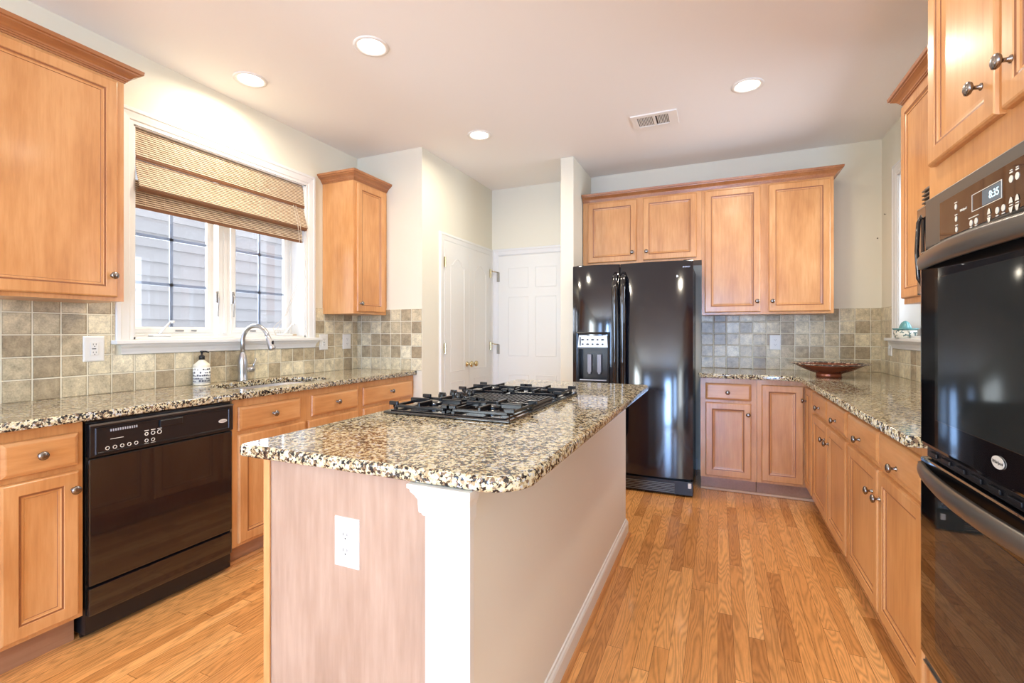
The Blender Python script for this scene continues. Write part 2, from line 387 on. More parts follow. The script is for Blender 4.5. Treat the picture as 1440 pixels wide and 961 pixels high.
# ---------------------------------------------------------------- room
LW, BW, RW, H = -2.885, 4.565, 1.175, 2.74
PY, PX = 3.26, -2.215          # pantry block: face at y=PY, hall side at x=PX
PIL, PIR, PIF = -1.254, -1.138, 3.945
wy0, wy1, wz0, wz1 = 1.53, 2.695, 1.19, 2.352      # left window opening
ry0, ry1 = 3.16, 4.19                               # right window opening
struct('floor', box(BM(), LW-.2, RW+.2, REAR_Y-.2, BW+.2, -.1, 0), M_floor)
struct('ceiling', box(BM(), LW-.2, RW+.2, REAR_Y-.2, BW+.2, H, H+.1), M_ceil)
def holed(bm, x0, x1, ya, yb, h0, h1, v0, v1):
    box(bm, x0, x1, ya, -4.2, 0, H); box(bm, x0, x1, -2.0, h0, 0, H); box(bm, x0, x1, -4.2, -2.0, 0, .75); box(bm, x0, x1, -4.2, -2.0, 2.25, H); box(bm, x0, x1, h1, yb, 0, H); box(bm, x0, x1, h0, h1, 0, v0); box(bm, x0, x1, h0, h1, v1, H); return bm
struct('wall_left', holed(BM(), LW-.2, LW, REAR_Y, BW+.15, wy0, wy1, wz0, wz1), M_wall)
struct('wall_right', holed(BM(), RW, RW+.2, REAR_Y, BW+.15, ry0, ry1, wz0, wz1), M_wall)
b = BM(); box(b, PX, RW, BW, BW+.15, 0, H); struct('wall_back', b, M_wall)
b = BM(); box(b, LW, PX, PY, BW+.15, 0, H); struct('wall_pantry', b, M_wall)
b = BM(); box(b, PIL, PIR, PIF, BW, 0, H, 0, .006); struct('wall_pier', b, M_wall)
b = BM(); xs = [LW]+[v for p in ADDEDWIN for v in p]+[RW]
for i in range(0, len(xs), 2): box(b, xs[i], xs[i+1], REAR_Y-.15, REAR_Y, 0, H)
for a, c in ADDEDWIN: box(b, a, c, REAR_Y-.15, REAR_Y, 0, .06 if c-a > .7 and c-a < .78 else .4); box(b, a, c, REAR_Y-.15, REAR_Y, 2.18 if c-a > .7 and c-a < .78 else 2.3, H)
struct('wall_rear', b, mat('darkened_rear_wall', (.22, .19, .16), .6))  # unseen wall, made dark to cut bounce and deepen reflections
# invented rear windows (behind the camera), there for light and reflections
for i, (a, c) in enumerate(ADDEDWIN):
    b = BM(); y = REAR_Y-.06
    zb, zt = (.06, 2.18) if c-a > .7 and c-a < .78 else (.4, 2.3); hm = .05 if c-a > .7 and c-a < .78 else .01
    for x0, x1, z0, z1 in ((a, a+.05, zb, zt), (c-.05, c, zb, zt), (a, c, zb, zb+.05), (a, c, zt-.05, zt)): box(b, x0, x1, y-.02, y+.02, z0, z1)
    box(b, (a+c)/2-hm, (a+c)/2+hm, y-.01, y+.01, zb+.05, zt-.05)
    struct('window_%d' % (i+3), b, M_white)
for i, x in enumerate((LW-.08, RW+.08)):  # invented side windows, out of view, added to spread the light
    b = BM()
    for y0, y1, z0, z1 in ((-4.2, -4.14, .75, 2.25), (-2.06, -2.0, .75, 2.25), (-3.13, -3.07, .75, 2.25), (-4.2, -2.0, .75, .81), (-4.2, -2.0, 2.19, 2.25)): box(b, x-.02, x+.02, y0, y1, z0, z1)
    struct('window_%d' % (i+6), b, M_white)
# outside: neighbour's siding
b = BM(); X = -5.5; pit = .152
for k in range(-4, 28):
    z = k*pit
    v = [b.verts.new(c) for c in ((X+.028, -3, z), (X, -3, z+pit), (X, 12, z+pit), (X+.028, 12, z), (X-.0, -3, z), (X-.0, 12, z))]
    b.faces.new([v[0], v[1], v[2], v[3]]); b.faces.new([v[4], v[0], v[3], v[5]])
box(b, X-.1, X-.001, -3, 12, -.6, 4.3)
sd = obj('neighbour_siding', b, M_siding); tag(sd, 'pale grey lap siding of the house next door seen through the window', 'siding')
# casing helper (profile on window wall, facing axis)
def casing(bm, axis, p, u0, u1, z0, z1, wdt, bottom=False):
    P = [(0, 0), (0, .012), (.004, .018), (.02, .020), (.026, .016), (.05, .013), (.062, .012), (.068, .008), (wdt, .008), (wdt, 0)]
    R = []
    for ins, h in P:
        ww = wdt-ins if False else ins
        zb = z0+ins if bottom else z0
        R.append([bm.verts.new(fp(axis, p, u, z, h)) for u, z in ((u0+ins, zb), (u0+ins, z1-ins), (u1-ins, z1-ins), (u1-ins, zb))])
    for i in range(len(R)-1):
        for k in range(3): bm.faces.new([R[i][k], R[i][k+1], R[i+1][k+1], R[i+1][k]])
        if bottom: bm.faces.new([R[i][3], R[i][0], R[i+1][0], R[i+1][3]])
    return bm
# ---- left window
def stool(bm, axis, p, u0, u1, zt):
    fbox(bm, axis, p, u0, u1, zt-.022, zt, -.02, .055, 0, .005)
    A = [(0, zt-.022), (.040, zt-.022), (.036, zt-.032), (.024, zt-.045), (.018, zt-.062), (.016, zt-.075), (0, zt-.078)]
    e = .03
    L = [bm.verts.new(fp(axis, p, u0+e+(.035-d)*.6, z, d)) for d, z in A]; R_ = [bm.verts.new(fp(axis, p, u1-e-(.035-d)*.6, z, d)) for d, z in A]
    for k in range(len(A)): bm.faces.new([L[k], L[(k+1) % len(A)], R_[(k+1) % len(A)], R_[k]])
    bm.faces.new(L); bm.faces.new(R_)
b = BM(); casing(b, 'x', LW, wy0-.085, wy1+.085, wz0-.005, wz1+.08, .085)
W1_ = struct('window_1', b, M_white)
b = BM(); stool(b, 'x', LW, 1.426, 2.816, 1.187); struct('window_sill', b, M_white, W1_)
b = BM(); t = .012; xo = LW-.15
box(b, xo, LW, wy0, wy0+t, wz0, wz1); box(b, xo, LW, wy1-t, wy1, wz0, wz1); box(b, xo, LW, wy0, wy1, wz1-t, wz1); box(b, xo, LW, wy0, wy1, wz0, wz0+t)
box(b, xo-.03, xo+.02, wy0, wy0+.045, wz0, wz1); box(b, xo-.03, xo+.02, wy1-.03, wy1, wz0, wz1); box(b, xo-.03, xo+.02, wy0, wy1, wz0, wz0+.03, 0, .004); box(b, xo-.03, xo+.02, wy0, wy1, wz1-.03, wz1)
ym = (2.075+2.20)/2
box(b, xo-.03, xo+.022, ym-.04, ym+.04, wz0, wz1, 0, .004); box(b, xo, xo+.034, ym-.012, ym+.012, wz0+.03, wz1-.03, 0, .004)
struct('window_frame', b, M_white, W1_)
M_bluev = mat('bluish_vinyl', (.50, .62, .85), .3)
for (a, c) in ((1.575, 2.075), (2.19, 2.668)):
    b = BM(); s = .04; zb, zt = wz0+.03, wz1-.03
    rp = [(0, 0), (0, .035), (.006, .04), (s-.012, .04), (s, .03), (s, 0)]
    R = []
    for ins, h in rp: R.append([b.verts.new((xo-.02+h*.8, u, z)) for u, z in ((a+ins, zb+ins), (c-ins, zb+ins), (c-ins, zt-ins), (a+ins, zt-ins))])
    for i in range(5):
        for k in range(4): b.faces.new([R[i][k], R[i][(k+1) % 4], R[i+1][(k+1) % 4], R[i+1][k]])
    sash = struct('sash', b, M_white, W1_)
    b = BM(); box(b, xo-.008, xo-.004, a+s-.004, c-s+.004, zb+s-.004, zt-s+.004); struct('pane', b, M_glass, sash)
    b = BM(); g = (a+c)/2
    box(b, xo-.024, xo-.014, g-.009, g+.009, zb+s, zt-s)
    for z in (1.515, 1.79, 2.065): box(b, xo-.024, xo-.014, a+s, c-s, z-.009, z+.009)
    struct('glazing_grille', b, mat('grey_grille', (.27, .29, .33), .5), sash)
# sash locks and crank handles
for yy in (ym-.055, ym+.055):
    b = BM(); box(b, xo+.02, xo+.032, yy-.008, yy+.008, 1.42, 1.50, 0, .003); tube(b, [(xo+.035, yy, 1.49), (xo+.045, yy, 1.45), (xo+.036, yy, 1.33)], .004, 8); struct('sash_lock', b, M_steel, W1_, True)
for yy in (1.70, 2.56):
    b = BM(); box(b, LW-.09, LW-.035, yy-.05, yy+.05, wz0+.012, wz0+.026, 0, .005); tube(b, [(LW-.06, yy-.01, wz0+.02), (LW-.05, yy+.01, wz0+.05), (LW-.045, yy+.05, wz0+.10)], [.008, .006, .006], 8)
    lathe(b, [(0, 0), (.009, 0), (.009, .018), (0, .02)], (LW-.045, yy+.052, wz0+.098), 'x', 10); struct('crank_handle', b, M_white, W1_, True)
for (yy, n_) in ((1.83, .05), (1.925, .032), (2.33, .045)):
    b = BM(); box(b, xo+.0145, xo+.0165, yy, yy+n_, wz0+.043, wz0+.052); struct('maker_mark', b, mat('grey_mark', (.25, .25, .26), .5), W1_)
# ---- right window
b = BM(); casing(b, '-x', RW, ry0-.085, ry1+.085, wz0-.005, wz1+.08, .085); W2_ = struct('window_2', b, M_white)
b = BM(); stool(b, '-x', RW, ry0-.10, ry1+.12, 1.187); struct('window_sill', b, M_white, W2_)
b = BM(); box(b, RW, RW+.15, ry0, ry0+t, wz0, wz1); box(b, RW, RW+.15, ry1-t, ry1, wz0, wz1); box(b, RW, RW+.15, ry0, ry1, wz1-t, wz1); box(b, RW, RW+.15, ry0, ry1, wz0, wz0+t)
box(b, RW+.12, RW+.17, ry1-.06, ry1, wz0, wz1); box(b, RW+.12, RW+.17, ry0, ry0+.06, wz0, wz1); box(b, RW+.12, RW+.17, ry0, ry1, wz0, wz0+.07); box(b, RW+.12, RW+.17, ry0, ry1, wz1-.07, wz1)
box(b, RW+.12, RW+.17, (ry0+ry1)/2-.04, (ry0+ry1)/2+.04, wz0, wz1)
struct('window_frame', b, M_white, W2_)
b = BM(); box(b, RW+.14, RW+.144, ry0+.06, ry1-.06, wz0+.07, wz1-.07); struct('pane', b, M_glass, W2_)
# ---- doors of the hall
b = BM(); casing(b, 'x', PX, 3.515, 4.555, 0, 2.105, .075); D1 = struct('door_1', b, M_door)
def arched(bm, axis, p, u0, u1, z0, z1, arch):
    pts = [(u0, z0), (u1, z0)]; n = 14 if arch else 1
    for k in range(n+1):
        t = k/n; u = u1+(u0-u1)*t
        pts.append((u, z1-(arch*(1-(.5-.5*math.cos(2*PI*t))) if arch else 0)))
    cu, cz = (u0+u1)/2, (z0+z1)/2; R = []
    for ins, h in ((0, .0), (.004, .003), (.008, -.004), (.014, -.011), (.030, -.011), (.046, -.002)):
        R.append([bm.verts.new(fp(axis, p, cu+(u-cu)*(1-2*ins/(u1-u0)), cz+(z-cz)*(1-2*ins/(z1-z0)), h)) for u, z in pts])
    for i in range(len(R)-1):
        for k in range(len(pts)): bm.faces.new([R[i][k], R[i][(k+1) % len(pts)], R[i+1][(k+1) % len(pts)], R[i+1][k]])
    bm.faces.new(R[-1]); return R[0]
def leaf(axis, p, u0, u1, z1, panels, parent):
    bm = BM(); fbox(bm, axis, p, u0, u1, .01, z1, -.012, 0)
    for (a, c, z0, zz, ar) in panels: arched(bm, axis, p+(.0005 if axis == 'x' else -.0005), a, c, z0, zz, ar)
    o = struct('door_leaf', bm, M_door, parent); return o
for (a, c, kn) in ((3.587, 4.030, 3.985), (4.034, 4.482, 4.08)):
    L_ = leaf('x', PX+.016, a, c, 2.03, [(a+.095, c-.095, .87, 1.90, .07), (a+.095, c-.095, .15, .78, .0)], D1)
    b = BM(); lathe(b, [(0, 0), (.026, 0), (.024, .006), (.010, .010), (.009, .030), (.02, .036), (.028, .046), (.026, .058), (.014, .064), (0, .065)], (PX+.017, kn, .925), 'x', 18); struct('door_knob', b, M_brass, L_, True)
for yy in (3.583, 4.487):
    for z in (1.80, 1.04, .25):
        b = BM(); lathe(b, [(0, 0), (.006, 0), (.006, .09), (0, .09)], (PX+.024, yy, z), 'z', 8); box(b, PX+.017, PX+.019, yy-.013, yy+.013, z, z+.09); struct('hinge', b, M_brass, D1, False)
b = BM(); casing(b, '-y', BW, -2.205, -1.30, 0, 2.105, .072); D2 = struct('door_2', b, M_white)
a, c = -2.13, -1.375
leaf('-y', BW-.014, a, c, 2.028, [(x0, x1, z0, z1_, 0) for (x0, x1) in ((a+.115, a+.34), (c-.34, c-.115)) for (z0, z1_) in ((1.69, 1.90), (.98, 1.60), (.22, .79))], D2)
for z in (1.76, 1.0, .22):
    b = BM(); lathe(b, [(0, 0), (.006, 0), (.006, .10), (0, .10)], (a-.004, BW-.022, z), 'z', 8); box(b, a-.02, a+.012, BW-.018, BW-.016, z, z+.10); struct('hinge', b, mat('aged_hinge', (.35, .32, .26), .4, .8), D2)
for z in (1.86, 1.10):
    b = BM(); tube(b, [(a+.0, BW-.02, z), (a-.03, BW-.055, z+.004), (a-.055, BW-.07, z+.01)], .005, 8); struct('door_stop', b, M_brass, D2, True)
b = BM()
for (x0, x1, y0, y1) in ((PX, PX+.014, PY, 3.515), (PX, -2.205, 4.55, BW), (PIR, -.17, BW-.014, BW), (PIR, PIR+.014, PIF, BW), (PIL-.014, PIL, PIF, BW), (PIL-.014, PIR+.014, PIF-.014, PIF)): box(b, x0, x1, y0, y1, 0, .10)
struct('baseboard_hall', b, M_white)
# ceiling vent
V = thing('ceiling_vent', 'white slotted metal air register set in the ceiling', 'vent', (-.41, 3.49, H))
b = BM(); x0, x1, y0, y1 = -.568, -.258, 3.385, 3.61; z = H
for (p, q_, r, s_) in ((x0, x1, y0, y0+.035), (x0, x1, y1-.035, y1), (x0, x0+.04, y0+.035, y1-.035), (x1-.06, x1, y0+.035, y1-.035), (-.42, -.405, y0+.035, y1-.035)): box(b, p, q_, r, s_, z-.009, z-.0002)
obj('frame', b, mat('vent_enamel', (.88, .86, .82), .4), V)
b = BM(); box(b, x0+.03, x1-.03, y0+.03, y1-.03, z-.0015, z-.0005); obj('backing', b, mat('vent_dark', (.06, .035, .025), .7), V)
b = BM()
for k in range(20):
    xx = x0+.046+k*.0107
    if abs(xx+.4125) < .012: continue
    v = [b.verts.new(c) for c in ((xx, y0+.035, z-.006), (xx+.003, y0+.035, z-.0065), (xx+.006, y0+.035, z-.002), (xx+.003, y0+.035, z-.0017), (xx, y1-.035, z-.006), (xx+.003, y1-.035, z-.0065), (xx+.006, y1-.035, z-.002), (xx+.003, y1-.035, z-.0017))]
    for f in ((0, 1, 2, 3), (7, 6, 5, 4), (0, 4, 5, 1), (1, 5, 6, 2), (2, 6, 7, 3), (3, 7, 4, 0)): b.faces.new([v[i] for i in f])
obj('louvres', b, mat('vent_enamel_slat', (.80, .76, .70), .4), V)
# recessed lights
CANS = [((-2.567, 1.983), 'recessed round ceiling light nearest the window over the sink'), ((-1.682, 2.006), 'recessed round ceiling light right of the one over the sink, high above the island front'),
        ((-1.679, 3.239), 'smallest-looking recessed ceiling light, near the pantry corner'), ((.164, 3.24), 'recessed ceiling light to the right of the air register'),
        ((.164, 2.0), None)]
for (x, y), lab in CANS:
    T = thing('recessed_light', lab or 'recessed ceiling light behind or above the camera', 'ceiling light', (x, y, H), 'recessed ceiling lights')
    b = BM(); lathe(b, [(.092, 0), (.092, .004), (.078, .007), (.066, .002), (.066, .0008), (.092, 0)], (x, y, H), '-z', 28); obj('trim_ring', b, M_canw, T, True)
    b = BM(); lathe(b, [(0, .0035), (.055, .003), (.066, .001)], (x, y, H), '-z', 28); obj('lens', b, M_lamp, T, True)
    l = bpy.data.lights.new('lamp_light', 'AREA'); l.shape = 'DISK'; l.size = .12; l.energy = CAN_W; l.color = CAN_COL; l.spread = math.radians(170)
    lo = link(bpy.data.objects.new('lamp_light', l)); lo.parent = T; lo.location = (0, 0, -.012)
# ---------------------------------------------------------------- backsplash
def backsplash(label, bm, m):
    o = obj('tile_backsplash', bm, m); tag(o, label, 'backsplash'); return o
TZ = 1.42; TT = .008
b = BM(); box(b, LW+.0005, LW+TT, .1, wy0-.086, .9145, TZ); box(b, LW+.0005, LW+TT, wy1+.086, PY-.001, .9145, TZ); box(b, LW+.0005, LW+TT, wy0-.086, wy1+.086, .9145, 1.108)
backsplash('beige and brown square stone tiles behind the sink under the large window', b, M_tileL)
b = BM(); box(b, LW+TT, PX-.004, PY-TT, PY, .914, TZ); backsplash('short greyish tile return beside the narrow cabinet, left of the pantry doors', b, M_tileX)
b = BM(); box(b, -.141, RW-TT-.0005, BW-TT, BW-.0005, .9145, TZ); backsplash('tile backsplash on the far wall between fridge and corner bowl', b, M_tileX)
b = BM(); box(b, RW-TT, RW-.0005, 1.82, ry0-.086, .9145, 1.37); box(b, RW-TT, RW-.0005, ry1+.086, BW-.0005, .9145, TZ); box(b, RW-TT, RW-.0005, ry0-.086, ry1+.086, .9145, 1.108)
backsplash('tan tile backsplash on the right wall under the small window', b, M_tileR)
# ---------------------------------------------------------------- cabinets
BT = .879     # top of base boxes
def shell(bm, axis, p, u0, u1, z0, z1, dep, top=True, open_top=False):
    fbox(bm, axis, p, u0, u1, z0, z1, -.019, 0)
    fbox(bm, axis, p, u0, u0+.018, z0, z1, -dep, -.019); fbox(bm, axis, p, u1-.018, u1, z0, z1, -dep, -.019)
    fbox(bm, axis, p, u0+.018, u1-.018, z0, z0+.018, -dep, -.019); fbox(bm, axis, p, u0+.018, u1-.018, z0+.018, z1, -dep, -dep+.01)
    if not open_top: fbox(bm, axis, p, u0+.018, u1-.018, z1-.018, z1, -dep+.01, -.019)
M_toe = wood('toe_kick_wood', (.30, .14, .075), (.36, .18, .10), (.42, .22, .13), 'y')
def base_cab(label, axis, p, u0, u1, fronts, dep, name='base_cabinet', group='maple base cabinets', open_top=False):
    T = thing(name, label, 'cabinet', fp(axis, p, (u0+u1)/2, 0, -dep/2), group)
    b = BM(); shell(b, axis, p, u0, u1, .11, BT, dep, open_top=open_top); obj('cabinet_body', b, M_wood, T)
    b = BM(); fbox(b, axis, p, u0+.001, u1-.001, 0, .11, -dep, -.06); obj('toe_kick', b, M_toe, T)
    for f in fronts: door(T, axis, p, *f)
    return T
DZ0, DZ1, OZ0, OZ1 = .712, .838, .128, .690
LF = -2.30     # left face-frame plane
ldep = LF-LW-.002
base_cab('narrow base cabinet with one drawer and door left of the dishwasher', 'x', LF, .79, 1.044, [(.804, 1.026, DZ0, DZ1, (.909, .777), 'drawer'), (.804, 1.026, OZ0, OZ1, (1.006, .622))], ldep)
base_cab('wide base cabinet at the far left outside the frame', 'x', LF, .10, .788, [(.115, .773, DZ0, DZ1, (.44, .777), 'drawer'), (.115, .44, OZ0, OZ1, (.42, .622)), (.448, .773, OZ0, OZ1, (.468, .622))], ldep)
base_cab('sink base cabinet with two false drawer fronts right of the dishwasher', 'x', LF, 1.672, 2.614, [(1.700, 2.100, DZ0, DZ1, (1.905, .777), 'drawer'), (2.186, 2.590, DZ0, DZ1, (2.388, .777), 'drawer'), (1.700, 2.130, OZ0, OZ1, (2.10, .622)), (2.156, 2.590, OZ0, OZ1, (2.186, .622))], ldep, open_top=True)
base_cab('base cabinet with one wide drawer below the narrow wall cabinet at the counter end', 'x', LF, 2.616, 3.258, [(2.645, 3.222, DZ0, DZ1, (2.945, .782), 'drawer'), (2.645, 2.93, OZ0, OZ1, (2.905, .622)), (2.938, 3.222, OZ0, OZ1, (2.965, .622))], ldep)
BF = 3.972
bdep = BW-.002-BF
base_cab('base cabinet with one drawer and one door beside the fridge', '-y', BF, -.126, .262, [(-.09, .226, DZ0, DZ1, (.066, .772), 'drawer'), (-.09, .226, OZ0, OZ1, (.205, .612))], bdep)
RF = .588; rdep = RW-.002-RF
# corner cabinet (two doors meeting in the inner corner)
T = thing('corner_cabinet', 'corner base cabinet with two tall doors meeting below the copper bowl', 'cabinet', (.85, 4.25, 0), 'maple base cabinets')
b = BM()
box(b, .264, RF, BF, BF+.019, .11, BT); box(b, RF, RF+.019, 3.69, BF+.019, .11, BT); box(b, .264, .282, BF+.019, BW-.002, .11, BT); box(b, RF+.019, RW-.002, 3.69, 3.708, .11, BT)
box(b, .282, RW-.002, BW-.012, BW-.002, .11, BT); box(b, RW-.012, RW-.002, 3.708, BW-.012, .11, BT)
obj('cabinet_body', b, M_wood, T)
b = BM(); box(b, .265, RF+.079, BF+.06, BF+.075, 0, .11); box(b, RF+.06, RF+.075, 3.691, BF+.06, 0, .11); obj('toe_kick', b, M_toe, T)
door(T, '-y', BF, .294, .562, OZ0, .838); door(T, '-x', RF, 3.715, 3.945, OZ0, .838, (3.90, .742))
base_cab('far two-drawer base cabinet on the right side, next to the corner', '-x', RF, 2.755, 3.688, [(3.225, 3.665, DZ0, DZ1, (3.42, .762), 'drawer'), (2.785, 3.205, DZ0, DZ1, (2.975, .760), 'drawer'), (3.225, 3.665, OZ0, OZ1, (3.262, .600)), (2.785, 3.205, OZ0, OZ1, (3.160, .598))], rdep)
base_cab('near two-drawer base cabinet on the right side, against the oven tower', '-x', RF, 1.80, 2.753, [(2.272, 2.74, DZ0, DZ1, (2.514, .757), 'drawer'), (1.825, 2.256, DZ0, DZ1, (2.047, .752), 'drawer'), (2.272, 2.74, OZ0, OZ1, (2.325, .590)), (1.825, 2.256, OZ0, OZ1, (2.228, .588))], rdep)
# light quarter-round strip at the back toe kick
b = BM(); box(b, -.126, RF+.055, BF+.043, BF+.0595, 0, .018, 0, .005); o = obj('shoe_moulding', b, wood('light_shoe', (.5, .3, .18), (.6, .38, .24), (.68, .46, .3), 'x')); tag(o, 'light wooden shoe moulding along the toe kick beside the fridge', 'moulding')
b = BM(); box(b, LF-.0595, LF-.043, 1.672, 3.258, 0, .018, 0, .005); o = obj('shoe_moulding', b, M_woody); tag(o, 'wooden shoe moulding along the toe kick right of the dishwasher', 'moulding')
# wall cabinets
def wall_cab(label, axis, p, u0, u1, z0, doors, dep, crown=None, name='wall_cabinet'):
    T = thing(name, label, 'cabinet', fp(axis, p, (u0+u1)/2, z0, -dep/2), 'maple wall cabinets')
    b = BM(); shell(b, axis, p, u0, u1, z0, 2.44, dep); obj('cabinet_body', b, M_wood, T)
    for f in doors: door(T, axis, p, *f)
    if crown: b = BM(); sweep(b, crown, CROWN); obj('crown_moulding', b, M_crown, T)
    return T
UF = -2.57; ud = UF-LW-.002
wall_cab('large wall cabinet at the upper left, left of the window', 'x', UF, .79, 1.325, 1.372, [(.805, 1.293, 1.390, 2.388, (1.268, 1.488))], ud, [((UF, .79), (1, 0)), ((UF, 1.325), (1, 1)), ((LW+.002, 1.325), (0, 1))])
wall_cab('narrow tall wall cabinet between the window and the pantry corner', 'x', UF, 2.862, PY-.002, 1.372, [(2.890, 3.215, 1.390, 2.388, (2.915, 1.452))], ud, [((LW+.002, 2.862), (0, -1)), ((UF, 2.862), (1, -1)), ((UF, PY-.002), (1, 0))])
UB = 4.24; ubd = BW-.002-UB
wall_cab('short two-door wall cabinet above the black fridge', '-y', UB, -1.132, -.126, 1.828, [(-1.085, -.654, 1.852, 2.388, (-.688, 1.925)), (-.597, -.165, 1.852, 2.388, (-.567, 1.925))], ubd, [((-1.132, UB), (0, -1)), ((-.1255, UB), (0, -1))])
wall_cab('tall two-door wall cabinet right of the fridge', '-y', UB, -.125, .797, 1.372, [(-.102, .306, 1.390, 2.388, (.283, 1.474)), (.363, .775, 1.390, 2.388, (.389, 1.472))], ubd, [((-.1255, UB), (0, -1)), ((.797, UB), (1, -1)), ((.797, BW-.002), (1, 0))])
# right wall cabinet with microwave
RU = .885
T = wall_cab('wall cabinet on the right between the small window and the oven tower, beside the microwave', '-x', RU, 2.63, 3.07, 1.372, [(2.645, 3.055, 1.40, 2.388, None)], RW-.002-RU, [((RW-.002, 3.07), (0, 1)), ((RU, 3.07), (-1, 1)), ((RU, 1.868), (-1, 0))])
b = BM(); shell(b, '-x', RU, 1.80, 2.628, 1.86, 2.44, RW-.002-RU); T2 = thing('wall_cabinet', 'wall cabinet directly above the microwave beside the oven tower', 'cabinet', (1.03, 2.2, 1.86), 'maple wall cabinets'); obj('cabinet_body', b, M_wood, T2)
door(T2, '-x', RU, 2.22, 2.61, 1.88, 2.388); door(T2, '-x', RU, 1.82, 2.20, 1.88, 2.388)
MW = thing('microwave', 'black built-in microwave with vent slats beside the right wall cabinet', 'microwave', (1.0, 2.24, 1.385))
mx = .825
b = BM(); box(b, mx, RW-.012, 1.86, 2.625, 1.385, 1.855, 0, .006); obj('microwave_body', b, M_black, MW)
b = BM()
for k in range(4): box(b, mx-.012, mx, 1.88, 2.61, 1.783+k*.017, 1.790+k*.017, 0, .002)
obj('vent_slats', b, M_grey, MW)
b = BM(); rings(b, '-x', mx, 2.02, 2.62, 1.39, 1.765, [(0, 0), (0, .022), (.006, .026), (.05, .026), (.055, .02)]); o = obj('microwave_door', b, M_black, MW)
b = BM(); tube(b, [(mx-.02, 2.575, 1.43), (mx-.034, 2.575, 1.46), (mx-.040, 2.575, 1.58), (mx-.034, 2.575, 1.70), (mx-.02, 2.575, 1.73)], .008, 10); obj('handle', b, M_black, o, True)
# ---------------------------------------------------------------- countertops
b = rounded([(LW+.001, .10), (-2.265, .10), (-2.265, PY-.001), (LW+.001, PY-.001)], 0)
hole = rounded([(-2.775, 1.80), (-2.388, 1.80), (-2.388, 2.50), (-2.775, 2.50)], [.14, .10, .10, .14], 8)
o = slab('countertop', b, [hole], BT, .914, .006, M_granite); tag(o, 'long speckled granite countertop with the sink cutout under the window', 'countertop', )
cc = rounded([(-.142, 3.91), (.45, 3.91), (.522, 3.84), (.522, 1.795), (RW-.001, 1.795), (RW-.001, BW-.001), (-.142, BW-.001)], [.02, .05, .05, 0, 0, 0, 0])
o = slab('countertop', cc, [], BT, .914, .006, M_granite); tag(o, 'corner granite countertop running from the fridge to the oven tower', 'countertop')
IX0, IX1, IY0, IY1 = -1.238, -.380, .917, 2.93
o = slab('countertop', rounded([(IX0, IY0), (IX1, IY0), (IX1, IY1), (IX0, IY1)], [.012, .085, .03, .03], 8), [], BT, .914, .010, M_granite); tag(o, 'granite island countertop with rounded corner and cooktop on it', 'countertop')
# ---------------------------------------------------------------- island base
IS = thing('kitchen_island', 'kitchen island base with plywood end panel, white corner post and cream side wall', 'island', (-.85, 1.9, 0))
fy = .955; ix = -1.17
b = BM(); box(b, ix, -.632, fy+.004, 2.90, .10, BT-.001); box(b, ix+.06, -.632, fy+.004, 2.90, 0, .10); obj('cabinet_body', b, M_wood, IS)
b = BM(); box(b, ix-.002, -.630, fy-.002, fy+.004, 0, BT-.001); obj('end_panel', b, M_ply, IS, label='greyish brown plywood end panel')
b = BM(); box(b, ix-.004, ix+.020, fy-.008, fy-.002, 0, BT-.001, 0, .002); obj('edge_stile', b, M_wood, IS)
b = BM(); box(b, -.630, -.514, fy+.006, 2.912, 0, BT-.001); obj('side_wall', b, M_dry, IS, label='cream painted drywall side')
b = BM(); box(b, -.630, -.511, fy-.016, fy+.006, 0, BT-.001, 0, .002); obj('corner_post', b, M_white, IS, label='white painted corner post')
b = BM()
CP = [(0, .800), (.004, .800), (.006, .806), (.010, .808), (.011, .816), (.012, .838), (.018, .850), (.024, .858), (.026, .866), (.030, .868), (.030, BT-.001), (0, BT-.001)]
yy = fy-.016
sweep(b, [((-.630, fy-.002), (-1, 0)), ((-.630, yy), (-1, -1)), ((-.511, yy), (.55, -1)), ((-.511, fy+.005), (.55, 0))], CP)
obj('capital', b, M_white, IS, label='white moulded capital')
b = BM(); BP = [(0, 0), (.014, 0), (.014, .075), (.011, .084), (.006, .09), (.005, .098), (0, .10)]
sweep(b, [((-.514, fy-.016), (1, 0)), ((-.514, 2.912), (1, 1)), ((-.632, 2.912), (0, 1))], BP); obj('baseboard', b, M_white, IS)
b = BM(); sweep(b, [((-.500, fy-.016), (1, 0)), ((-.500, 2.926), (1, 1)), ((-.632, 2.926), (0, 1))], [(0, 0), (.014, 0), (.012, .010), (.006, .017), (0, .019)]); obj('shoe_moulding', b, wood('honey_shoe', (.42, .16, .05), (.5, .21, .07), (.58, .27, .1), 'y'), IS)
for (a, c) in ((.97, 1.43), (1.44, 1.90), (1.91, 2.37), (2.38, 2.88)):
    bm = BM(); rings(bm, '-x', ix, a+.01, c-.01, .13, .69, DOORP, (5, 8)); o = obj('door', bm, [M_wood, M_groove], IS); knob(o, '-x', ix, c-.04, .62)
    bm = BM(); rings(bm, '-x', ix, a+.01, c-.01, .712, .84, DRAWP); o = obj('drawer', bm, M_woody, IS); knob(o, '-x', ix, (a+c)/2, .776)
